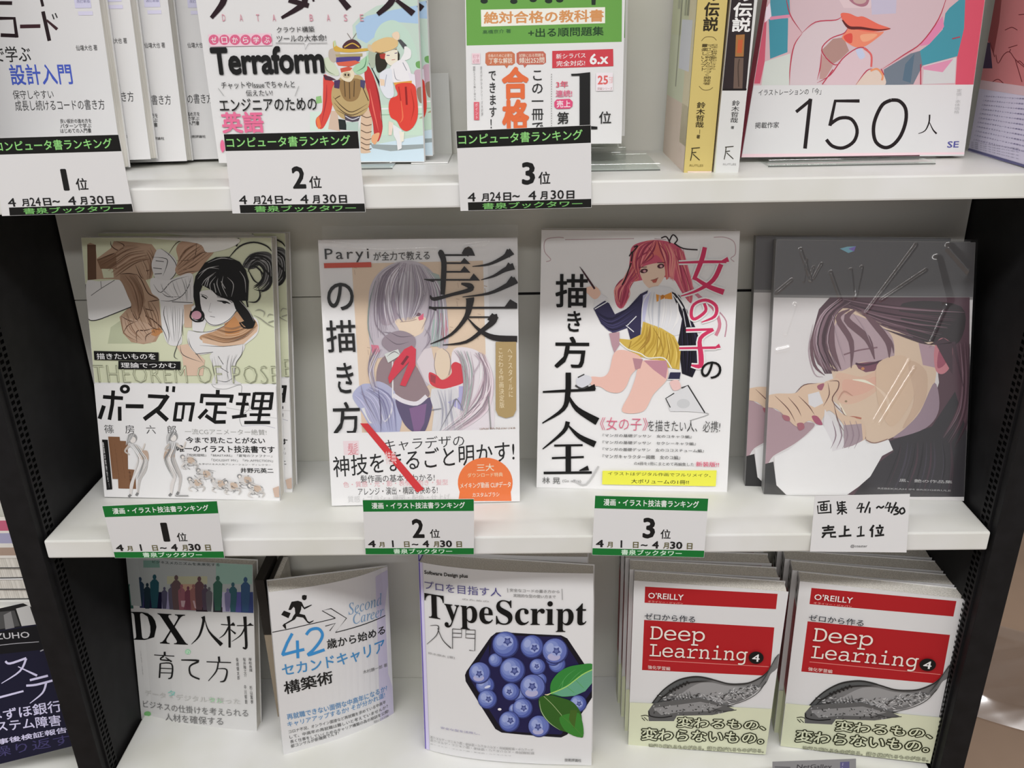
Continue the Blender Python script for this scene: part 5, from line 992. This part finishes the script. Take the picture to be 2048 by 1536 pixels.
s.P([(680,100),(740,100),(800,125),(850,125),(960,180),(1050,215),(960,235),(860,240),(740,220),(690,150)], '#d9604c', True).P([(740,215),(860,235),(960,240),(1000,240),(930,300),(850,350),(780,350),(700,300),(690,270)], '#dc7c5e', True).P([(700,270),(760,250),(760,320),(720,310)], '#d04438', True).P([(830,260),(950,255),(900,300),(840,310)], '#e09a76', True).S([(690,150),(740,205),(830,210),(960,225),(1050,213)], [10,22,20,12,4], '#5c2020')
s.P([(730,-40),(880,-40),(880,30),(830,50),(760,20)], '#a06878', True).E(820,0,50,30,'#b89a94')
for a in ([(262,-60),(300,110),(390,245)], [(390,245),(490,165),(640,150),(690,120)], [(390,250),(330,340),(300,500),(295,640)], [(1480,-60),(1410,140),(1280,320),(1150,410),(990,515)], [(730,210),(700,250),(600,290),(535,375),(620,480),(680,470)], [(535,380),(525,500),(500,600)], [(500,620),(600,560),(690,440),(790,365),(860,360),(905,420),(900,500)], [(540,630),(620,520)], [(790,635),(870,530),(920,515)], [(1275,480),(1275,640)], [(980,515),(1000,560)], [(1510,290),(1570,275)]): s.S(a, 8, '#b03048', taper=True)
s.S([(900,530),(950,515),(990,560),(985,600)], 14, '#d98a5c').S([(850,360),(905,410),(905,500)], 14, '#cf5a58')
s.part('white_band', M_MATTE).view(2.813, 1320, 0)
s.P([(480,480),(1765,476),(1765,930),(380,940)], '#cccccc').P([(452,866),(1715,856),(1715,868),(452,886)], '#e0c2c8').P([(440,885),(600,884),(1460,872),(1460,888),(600,898),(440,905)], '#4a1c2c')
s.part('band_lettering').T('イラストレーションの「今」', 555, 503, 905, 532, '#333333').T('掲載作家', 535, 688, 668, 720, '#2e2e2e', b=.01)
s.S([(765,630),(850,560)], 18, '#1c1416', smooth=False).S([(846,556),(815,836)], 21, '#1c1416', smooth=False)
s.S([(1122,568),(985,568),(955,708)], 19, '#1c1416', smooth=False).S([(955,700),(1010,665),(1075,670),(1108,730),(1090,795),(1030,832),(970,822),(935,785)], 19, '#1c1416')
s.S([(1300,563),(1250,590),(1210,670),(1200,740),(1215,800),(1262,830),(1310,815),(1355,760),(1382,680),(1380,610),(1345,568),(1300,563)], 20, '#1c1416')
s.S([(1516,645),(1512,690),(1490,735),(1452,752)], [9,8,6,3], '#1c1416').S([(1516,690),(1535,730),(1555,752)], [4,7,10], '#1c1416')
s.T('SE', 1618, 795, 1678, 830, '#4a4a90', b=.02).V('定価：本体価格', 1668, 500, 1682, 640, '#aaaaaa')
s.finish(root13)
# rightmost book at an angle
a_ = on_z((1936, 303), ZT); b_ = on_z((2048, 336), ZT)
ang = math.degrees(math.atan2(b_.y-a_.y, b_.x-a_.x))
M14 = pose(a_, -3, ang)
s = tall_book('art_book', M14, [(1990, 0), (2120, 0), (2110, 352), (1936, 303)], .012, 'angled art book with red crackled picture over lilac text, rightmost on the top shelf', cover='#c4c0d4', H=.25, spine='R')
root14 = s.root
s.part('cover_picture').view(4.387, 1880, 0)
s.P([(300,-600),(1300,-600),(1300,800),(300,745)], '#c07476').P([(380,-200),(560,-200),(520,200),(470,480),(400,300),(330,600),(360,350)], '#8c3c40').P([(360,350),(440,380),(460,600),(330,600)], '#3a2444')
for a in ([(570,265),(630,240),(680,265)], [(490,480),(510,555),(560,480),(610,455),(660,520),(740,590)], [(600,420),(680,395)], [(610,455),(620,430)], [(460,720),(510,695),(560,735)], [(680,550),(700,535),(740,575)], [(660,520),(720,720)], [(440,370),(480,500)], [(690,130),(740,125)]): s.S(a, 7, '#6a2028')
s.part('cover_lettering').R(300, 770, 1300, 835, '#c9aeb4')
for i in range(11): s.B('これからのイラストレーションの表現を切り拓く作家たちの作品を収録', 385-i*9, 850+i*38, 1100, 900+i*52, 15, '#5f5a86')
for i in range(4): s.B('本書では今注目の作家を', 270, 1270+i*14-20, 700, 1330+i*30-20, 9, '#8c8aa0')
s.P([(240,1315),(260,1300),(900,1490),(900,1520)], '#55557c')
s.finish(root14)

# two paperbacks standing spine out
def spine_book(px, H, depth, label, col, side, lean):
    TLp, TRp, BRp, BLp = px; a = on_z(BLp, ZT); b = on_z(BRp, ZT)
    M = pose((a.x, (a.y+b.y)/2, ZT), 0, 0, lean)
    root = empty('paperback_book', M, label, 'book')
    w = (b-a).x; s = Sheet(M, px); s.root = root
    c = ink(col); cs = ink(side)
    slab('spine', [(0, H), (w, H), (w, 0), (0, 0)], lambda u, v: 0, lambda u, v: .0007, M_PRINT, root, colour=c)
    for nm, x0, x1, cc in (('front_cover', 0, .0007, cs), ('back_cover', w-.0007, w, c)):
        V, F = box_vf(x0, x1, .0007, depth, 0, H); o = mesh_obj(nm, V, F, M_PRINT, root); at = o.data.color_attributes.new('Col', 'FLOAT_COLOR', 'CORNER')
        for e in at.data: e.color = (*cc, 1)
    box('page_block', .0008, w-.0008, .0008, depth-.001, .001, H-.001, M_PAGES, root)
    s.q = [(0, H), (w, H), (w, 0), (0, 0)]; return s, root, w
s, root15, w15 = spine_book([(1400, 0), (1448, 0), (1424, 345), (1367, 345)], .186, .112, 'yellow-spined paperback standing spine out, left of the dark one', '#c3b067', '#c3c8a8', 1.2)
s.part('spine_lettering').view(4.15, 1310, 0)
s.V('の伝説', 422, -110, 522, 262, '#2e2616', b=.03).S([(385,340),(420,308),(480,308),(510,335)], 5, '#6a5c30').S([(365,715),(400,745),(450,745),(480,725)], 5, '#6a5c30')
s.V('日本と世界を夢中にさせた', 470, 365, 508, 580, '#5c4f2a').V('マイコン時代からつづく開発者', 424, 365, 462, 705, '#5c4f2a').V('■楽しいソフト', 388, 360, 425, 590, '#4c4020')
s.V('鈴木哲哉', 348, 845, 404, 1060, '#2e2616', b=.01).S([(372,1075),(370,1110)], 3, '#4c4020').T('著', 345, 1118, 372, 1150, '#2e2616')
LG = '#2c2818'
def logo(s, x, y, k=1):
    for pts in ([(x, y+6), (x+70*k, y)], [(x+8*k, y+6), (x+2*k, y+60), (x-8*k, y+108)], [(x+6*k, y+42), (x+40*k, y+38)], [(x+12*k, y+52), (x+68*k, y+104)]): s.S(pts, 7, LG, smooth=False)
logo(s, 302, 1225); s.T('RUTLES', 288, 1364, 400, 1382, '#8a7c3c'); s.P([(270,1420),(470,1420),(470,1450),(270,1450)], '#dbc5b4')
s.finish(root15)
# printed left cover of the yellow book (side plane)
m = bpy.data.meshes.new('cover_picture'); V = []; F = []; Cc = []
def sq(y0, y1, z0, z1, c, k=0):
    b = len(V); V.extend([(-.0002-k*1e-5, y0, z0), (-.0002-k*1e-5, y1, z0), (-.0002-k*1e-5, y1, z1), (-.0002-k*1e-5, y0, z1)]); F.append((b, b+3, b+2, b+1)); Cc.append(ink(c))
sq(.001, .110, .0, .05, '#cdbcae'); sq(.03, .110, .05, .10, '#c4cab0'); sq(.001, .03, .02, .186, '#cfc6a8'); sq(.012, .060, .075, .112, '#c9ccd6', 1); sq(.065, .070, .06, .18, '#8c8f7c', 1); sq(.030, .040, .115, .18, '#8a8c78', 1); sq(.045, .052, .115, .18, '#a0a58c', 1); sq(.075, .085, .12, .18, '#a8ac94', 1)
m.from_pydata(V, [], F); at = m.color_attributes.new('Col', 'FLOAT_COLOR', 'CORNER')
for i, c in enumerate(Cc):
    for j in range(4): at.data[i*4+j].color = (*c, 1)
link('cover_picture', m, root15, M_PRINT)
s, root16, w16 = spine_book([(1455, 0), (1507, 0), (1477, 345), (1427, 345)], .186, .112, 'paperback with black and white spine standing spine out beside the 150 book', '#c9cac8', '#c0b8a8', 1.6)
s.part('spine_print').view(4.15, 1310, 0)
s.P([(560,-400),(860,-400),(755,752),(470,752)], '#2c2426').P([(540,752),(760,748),(760,735),(540,738)], '#181414').P([(672,290),(745,285),(735,470),(665,470)], '#9a6a38').P([(690,330),(730,330),(720,440),(680,440)], '#b5562c').P([(660,480),(735,480),(725,735),(650,735)], '#66544a').S([(700,490),(690,560),(695,720)], 10, '#4a3c34')
s.V('の伝説', 668, -110, 790, 268, '#dcdcda', b=.03).V('鈴木哲哉', 640, 832, 688, 1020, '#3a3a3a', b=.01).T('著', 630, 1045, 655, 1070, '#3a3a3a')
logo(s, 582, 1215); s.T('RUTLES', 565, 1355, 672, 1372, '#9a9a9a'); s.P([(470,752),(545,752),(500,1430),(440,1430)], '#c5cbb0')
s.finish(root16)

# clear easels under the face-out books of the top shelf
M_LIP = newmat('dark_acrylic_edge', (.08, .085, .08), .3, .4)
def easel(x0, x1, yf, label, yb=None, h=.05, lip=.006):
    e = empty('book_stand', Matrix.Translation(((x0+x1)/2, yf, ZT)), label, 'book stand', 'clear stands on the top shelf')
    w = (x1-x0)/2; yb = yb or .05
    box('base_plate', -w, w, 0, yb, .0003, .0018, M_ACR, e, .0004); box('front_lip', -w, w, -.0016, 0, .0003, lip, M_ACR, e, .0004)
    box('lip_edge', -w, w, -.0020, -.0016, .0003, .0010, M_LIP, e)
    return e
pA = on_z((722, 338), ZT); pB = on_z((787, 336), ZT)
easel(pA.x-.06, pB.x, pA.y-.002, 'clear plastic book stand under the armoured monster magazine', .04)
pA = on_z((1183, 343), ZT); pB = on_z((1320, 341), ZT)
ge = easel(pA.x-.10, pB.x, pA.y, 'clear plastic riser under the green study guide', .085)
box('riser', -.075, .055, .046, .085, .0019, .0125, M_ACR, ge, .0004)
pA = on_z((1535, 334), ZT); pB = on_z((1868, 328), ZT)
easel(pA.x, pB.x, pA.y, 'clear plastic book stand under the white banded 150 annual', .045)
# white bookend plate beside the magazine
q_ = on_y((905, 316), D-.006)
be = empty('bookend', Matrix.Translation((q_.x-.012, D-.008, ZT)), 'white sheet metal bookend against the back panel right of the monster magazine', 'bookend')
box('upright_plate', -.02, .012, 0, .0012, 0, on_y((895, 146), D-.007).z-ZT, M_SHELF, be, .0003); box('foot_plate', -.02, .012, -.05, 0, .0002, .0014, M_SHELF, be, .0003)

# ================================================================== RANKING CARDS
def card(px, y, rx, rz, label, cols, dark, crop, heads, num, date, foot, group):
    M = pose(on_y(px[3], y), rx, rz)
    root = empty('ranking_card', M, label, 'card', group); s = Sheet(M, px)
    slab('card_sheet', s.q, lambda u, v: 0, lambda u, v: .0005, M_CARD, root)
    return s, root
GREEN = '#0e6a2a'
def big_card(px, y, rx, rz, label, x, top, foot, k):
    """cards of the top shelf: black bands with green lettering"""
    s, root = card(px, y, rx, rz, label, None, None, None, None, None, None, None, 'computer book ranking cards on the top shelf edge')
    TL, TR, BR, BL = px
    def L(a, b): # card coordinates 0..1 -> picture
        return ((TL[0]*(1-a)+TR[0]*a)*(1-b)+(BL[0]*(1-a)+BR[0]*a)*b, (TL[1]*(1-a)+TR[1]*a)*(1-b)+(BL[1]*(1-a)+BR[1]*a)*b)
    s.view(1, 0, 0)
    s.part('header_band').P([L(0,0),L(1,0),L(1,.215),L(0,.215)], '#131311'); s.part('footer_band').P([L(.06,.895),L(1,.895),L(1,1),L(.06,1)], '#131311')
    s.part('header_lettering')
    def bt(t, a0, b0, a1, b1, c, **kw):
        p, q = L(a0, b1), L(a1, b1); h = (L(a0, b1)[1]-L(a0, b0)[1]); s.B(t, p[0], p[1], q[0], q[1], h, c, **kw)
    bt('コンピュータ書ランキング', .015, .045, .935, .175, '#86c973', b=.012, out='#1d3a17', ob=.04)
    s.part('footer_lettering'); bt('書泉ブックタワー', .17, .908, .93, .985, '#6fb060', b=.012, out='#1d3a17', ob=.04)
    s.part('rank_lettering'); bt(k, *((.475, .42, .575, .70) if k != '1' else (.50, .42, .545, .70)), '#171717', b=.03); bt('位', .60, .545, .69, .70, '#1e1e1e', b=.018)
    s.part('handwritten_date')
    for t, a0, a1, b0 in (('4', .06, .12, .775), ('月', .165, .22, .79), ('24', .23, .31, .775), ('日', .33, .39, .785), ('~', .40, .455, .80), ('4', .52, .58, .775), ('月', .61, .665, .785), ('30', .69, .79, .775), ('日', .81, .87, .785)):
        bt(t, a0, b0 if t != '~' else .82, a1, .885 if t != '~' else .85, '#1d1d1d', b=.03 if t in '月日' else .012)
    s.finish(root)
    return root
c1 = big_card([(-14, 276), (237, 269), (267, 424), (4, 432)], -.003, -3, -.6, 'black-banded ranking card reading 1 at the left frame edge', 0, 0, 0, '1')
c2 = big_card([(447, 268), (716, 262), (731, 424), (465, 427)], -.003, -5, -.5, 'black-banded ranking card reading 2 before the monster magazine', 0, 0, 0, '2')
c3 = big_card([(912, 262), (1182, 250), (1183, 415), (921, 422)], -.003, -3, .5, 'black-banded ranking card reading 3 before the green study guide', 0, 0, 0, '3')
def small_card(px, y, rx, rz, label, k):
    s, root = card(px, y, rx, rz, label, None, None, None, None, None, None, None, 'green banded ranking cards on the middle shelf edge')
    TL, TR, BR, BL = px
    def L(a, b): return ((TL[0]*(1-a)+TR[0]*a)*(1-b)+(BL[0]*(1-a)+BR[0]*a)*b, (TL[1]*(1-a)+TR[1]*a)*(1-b)+(BL[1]*(1-a)+BR[1]*a)*b)
    s.view(1, 0, 0)
    s.part('header_band').P([L(0,0),L(1,0),L(1,.215),L(0,.215)], GREEN); s.part('footer_band').P([L(0,.885),L(1,.885),L(1,1),L(0,1)], GREEN)
    def bt(t, a0, b0, a1, b1, c, **kw):
        p, q = L(a0, b1), L(a1, b1); h = (L(a0, b1)[1]-L(a0, b0)[1]); s.B(t, p[0], p[1], q[0], q[1], h, c, **kw)
    s.part('header_lettering'); bt('漫画・イラスト技法書ランキング', .08, .05, .92, .165, '#d8e8d8', b=.02)
    s.part('footer_lettering'); bt('書泉ブックタワー', .26, .895, .80, .985, '#c4dcc8', b=.02)
    s.part('rank_lettering'); bt(k, *((.44, .35, .55, .70) if k != '1' else (.475, .35, .535, .70)), '#171717', b=.03); bt('位', .60, .54, .69, .70, '#1e1e1e', b=.018)
    s.part('handwritten_date')
    for t, a0, a1, b0 in (('4', .03, .10, .74), ('月', .13, .18, .77), ('1', .25, .265, .74), ('日', .36, .41, .76), ('~', .43, .49, .79), ('4', .53, .59, .74), ('月', .63, .68, .76), ('30', .69, .80, .74), ('日', .84, .89, .76)):
        bt(t, a0, b0 if t != '~' else .80, a1, .865 if t != '~' else .83, '#5f5a38' if t in '月日' else '#1d1d1d', b=.03)
    s.finish(root); return root
d1 = small_card([(204, 1012), (434, 1002), (449, 1116), (230, 1116)], -.003, 0, -.5, 'green-banded ranking card reading 1 below the posing woman book', '1')
d2 = small_card([(725, 1000), (948, 998), (948, 1109), (731, 1109)], -.003, -1, -.4, 'green-banded ranking card reading 2 below the sleeved hair drawing book', '2')
d3 = small_card([(1190, 991), (1417, 997), (1408, 1115), (1184, 1110)], -.003, -6, -2.0, 'green-banded ranking card reading 3 below the pink-haired girl book', '3')
root = empty('handwritten_card', pose(on_y((1620, 1103), -.003), -8, -1), 'plain white card with handwritten black lettering below the shrink-wrapped hardcover', 'card')
s = Sheet(root.matrix_world.copy() if 0 else pose(on_y((1620, 1103), -.003), -8, -1), [(1630, 992), (1820, 988), (1813, 1105), (1620, 1103)])
slab('card_sheet', s.q, lambda u, v: 0, lambda u, v: .0005, M_CARD, root)
s.part('handwriting').view(2.048, 1440, 380)
HK = '#1b1b1b'
def hs(L_, w=8):
    for a in L_: s.S(a, w, HK, smooth=len(a) > 3)
hs([[(400,1280),(450,1274)], [(425,1278),(425,1312)], [(412,1290),(413,1312)], [(412,1290),(438,1287),(438,1311)], [(413,1301),(438,1299)], [(413,1312),(438,1311)], [(400,1292),(402,1324),(454,1320)], [(452,1286),(454,1324)]], 6)
hs([[(480,1275),(486,1310)], [(488,1282),(515,1278)], [(486,1292),(512,1290)], [(486,1302),(516,1300)], [(500,1274),(500,1330)], [(478,1312),(520,1308)], [(498,1312),(480,1328)], [(502,1312),(520,1324)]], 6)
hs([[(575,1282),(560,1304),(592,1300)], [(582,1282),(576,1322)], [(612,1276),(592,1322)], [(614,1300),(612,1324)], [(640,1304),(650,1296),(660,1302),(672,1294)]], 7)
hs([[(690,1278),(676,1302),(706,1298)], [(698,1280),(690,1318)], [(722,1278),(700,1324)], [(710,1303),(724,1299),(728,1305),(718,1312),(730,1318),(726,1326),(710,1329)], [(746,1302),(736,1312),(742,1326),(756,1318),(752,1304),(746,1302)]], 7)
hs([[(418,1384),(468,1380)], [(444,1372),(443,1392)], [(424,1394),(464,1390)], [(418,1406),(474,1402)], [(434,1404),(418,1424)], [(454,1404),(454,1420),(476,1420)]], 8)
hs([[(512,1374),(510,1416)], [(512,1394),(530,1390)], [(486,1418),(538,1414)]], 8)
hs([[(566,1384),(578,1376),(576,1416)], [(560,1418),(592,1414)]], 7)
hs([[(630,1372),(614,1396)], [(624,1388),(622,1422)], [(654,1370),(656,1382)], [(638,1384),(670,1382)], [(646,1390),(650,1408)], [(664,1388),(656,1410)], [(634,1416),(672,1412)]], 8)
s.T('@coaster', 535, 1452, 602, 1466, '#555555')
s.finish(root)

# ================================================================== NEXT BOOKCASE TO THE LEFT
nb_ = empty('bookcase', Matrix.Translation((-.5, 0, FLOOR)), 'neighbouring black bookcase glimpsed past the left upright with a white shelf board', 'bookcase'); bpy.context.view_layer.update()
for (nm, a) in (('side_panel', (-po-.0255, -po-.0006, 0, D+.012, FLOOR, 1.05, M_BLACK)), ('side_panel', (-.96, -.935, 0, D+.012, FLOOR, 1.05, M_BLACK)), ('shelf_board', (-.935, -po-.026, -.0, D, -.305-T_, -.305, M_SHELF)), ('shelf_board', (-.935, -po-.026, 0, D, .30-T_, .30, M_SHELF)), ('back_panel', (-.935, -po-.026, D, D+.004, -1.0, 1.0, M_BACK))):
    if nm == 'side_panel' and a[0] > -.5: continue
    x0, x1 = a[0], a[1]
    if nm != 'side_panel': x1 = -po-.0012
    o = box(nm, x0, x1, *a[2:6], a[6], None, .0006); o.parent = nb_; o.matrix_parent_inverse = nb_.matrix_world.inverted()
ppb = on_y((146, 1492), .006)
M17 = pose(on_y((-60, 1543), .002), -14, 9.5)
s = Sheet(M17, [(-200, 1262), (62, 1203), (150, 1491), (-60, 1543)])
NQ = s.q
s = book('report_book', M17, [(-200, 1262), (62, 1203), (150, 1491), (-60, 1543)], .012, 'navy and black book with white lettering in the neighbouring bookcase at lower left', cover='#16162c')
root17 = s.root
s.part('cover_print').view(2.761, 0, 980)
s.P([(-500,700),(170,610),(200,740),(-500,860)], '#1a1a1a').P([(88,655),(162,636),(198,742),(120,752)], '#b4b4b2').P([(-500,720),(80,665),(110,750),(-500,850)], '#474747').P([(20,690),(60,670),(80,760),(30,770)], '#787878').P([(-500,860),(222,745),(250,880),(-500,960)], '#101014')
s.B('MIZUHO', -90, 830, 165, 815, 34, '#b9b9bc', b=.01).S([(-100,870),(60,850),(215,838)], 4, '#9a9aa0').S([(222,890),(240,882)], 6, '#9a9aa0')
NV = '#c3c0e0'
for pts, w in (([(30,945),(55,958),(145,928)], 12), ([(145,930),(110,1000),(8,1068)], [12,10,4]), ([(100,975),(205,1025)], [5,13]), ([(165,1050),(265,1025)], 12), ([(145,1080),(200,1075),(290,1052)], 12), ([(255,1065),(235,1120),(165,1178)], [12,10,4]), ([(-40,1155),(130,1110)], [12,10])): s.S(pts, w, NV)
s.B('みずほ銀行', -60, 1285, 345, 1222, 62, NV, b=.015, hr=66).B('システム障害', -90, 1345, 340, 1300, 62, NV, b=.015).B('事後検証報告', -10, 1408, 372, 1338, 32, NV, b=.02)
s.B('繰り返す', -40, 1480, 390, 1400, 56, '#3e3a66', b=0)
s.finish(root17)
# flat stack of books behind it
zz = on_y((30, 1132), .045).z
t_ = [.010, .011, .009, .012, .010]
z0 = zz-.012*5
cols = ['#c9c4bc', '#bdbdbd', '#a8a8a8', '#c4c4c4', '#c8b8c4']
STK = ['fourth grey magazine from the top of the flat stack behind the navy book', 'third magazine from the top of the flat stack left of the upright', 'second magazine from the top of the flat stack left of the upright', 'topmost magazine with pink and lilac cover on the flat stack left of the upright']
th_ = .0132; zb = zz-4*th_
o = box('display_riser', -.30, -po-.0275, .058, D-.001, -.3045, zb-.0002, M_SHELF, None, .0006); o.parent = nb_; o.matrix_parent_inverse = nb_.matrix_world.inverted()
for i_, lab_ in enumerate(STK):
    r_ = empty('stacked_magazine', Matrix.Translation((-.145+(.002, -.001, .0015, 0)[i_], .060, zb)) @ Matrix.Rotation((.012, -.01, .015, -.008)[i_], 4, 'Z'), lab_, 'magazine', 'magazines lying in the stack left of the upright')
    last = i_ == 3
    cm = newmat('magazine_cover', ink(['#bcbcbc', '#d0d0d0', '#a8a8a8', '#d6d2cc'][i_]), .5, .3)
    box('front_cover', -.10, .107, 0, .078, th_-.0007, th_, cm, r_); box('back_cover', -.10, .107, 0, .078, .0002, .0008, newmat('magazine_back', ink('#3a3a3a'), .5, .3), r_)
    box('page_block', -.099, .106, .0008, .077, .0009, th_-.0008, M_PAGES, r_)
    if last:
        m = newmat('pink_print', ink('#b85070'), .5, .3); box('cover_print', -.02, .10, .050, .070, th_+.00002, th_+.0002, m, r_)
        box('cover_print', .02, .10, .026, .045, th_+.00002, th_+.0002, newmat('lilac_print', ink('#9a98b8'), .5, .3), r_); box('cover_print', .0, .10, .004, .018, th_+.00002, th_+.0002, newmat('tan_print', ink('#a08878'), .5, .3), r_)
    zb += th_
# crumpled clear wrap lying on the floor at right
m = bpy.data.meshes.new('plastic_wrap'); V = []; F = []; nx = ny = 70; rp = random.Random(11)
wv = [(rp.uniform(-18, 18), rp.uniform(-18, 18), rp.uniform(0, 6)) for _ in range(9)]
c0 = on_z((2030, 1385), FLOOR)
for j in range(ny+1):
    for i in range(nx+1):
        x = (i/nx-.5)*.62; y = (j/ny-.5)*.42; h = sum(abs(math.sin(a*x+b*y+c)) for a, b, c in wv)/9
        V.append((x+.012*math.sin(9*y), y+.01*math.sin(11*x), .004+.035*(1-h)*min(1, 6*(.5-abs(i/nx-.5)))*min(1, 6*(.5-abs(j/ny-.5)))))
for j in range(ny):
    for i in range(nx): k = j*(nx+1)+i; F.append((k, k+1, k+nx+2, k+nx+1))
m.from_pydata(V, [], F)
for p in m.polygons: p.use_smooth = True
pw = link('plastic_wrap', m, None, thin_film('crumpled_wrap', (.97, .95, .95), .22, .18))
pw.location = (c0.x+.12, c0.y+.02, FLOOR); pw.rotation_euler = (0, 0, -.5)
tag(pw, 'crumpled clear plastic wrap lying on the brown floor right of the bookcase', 'plastic wrap')
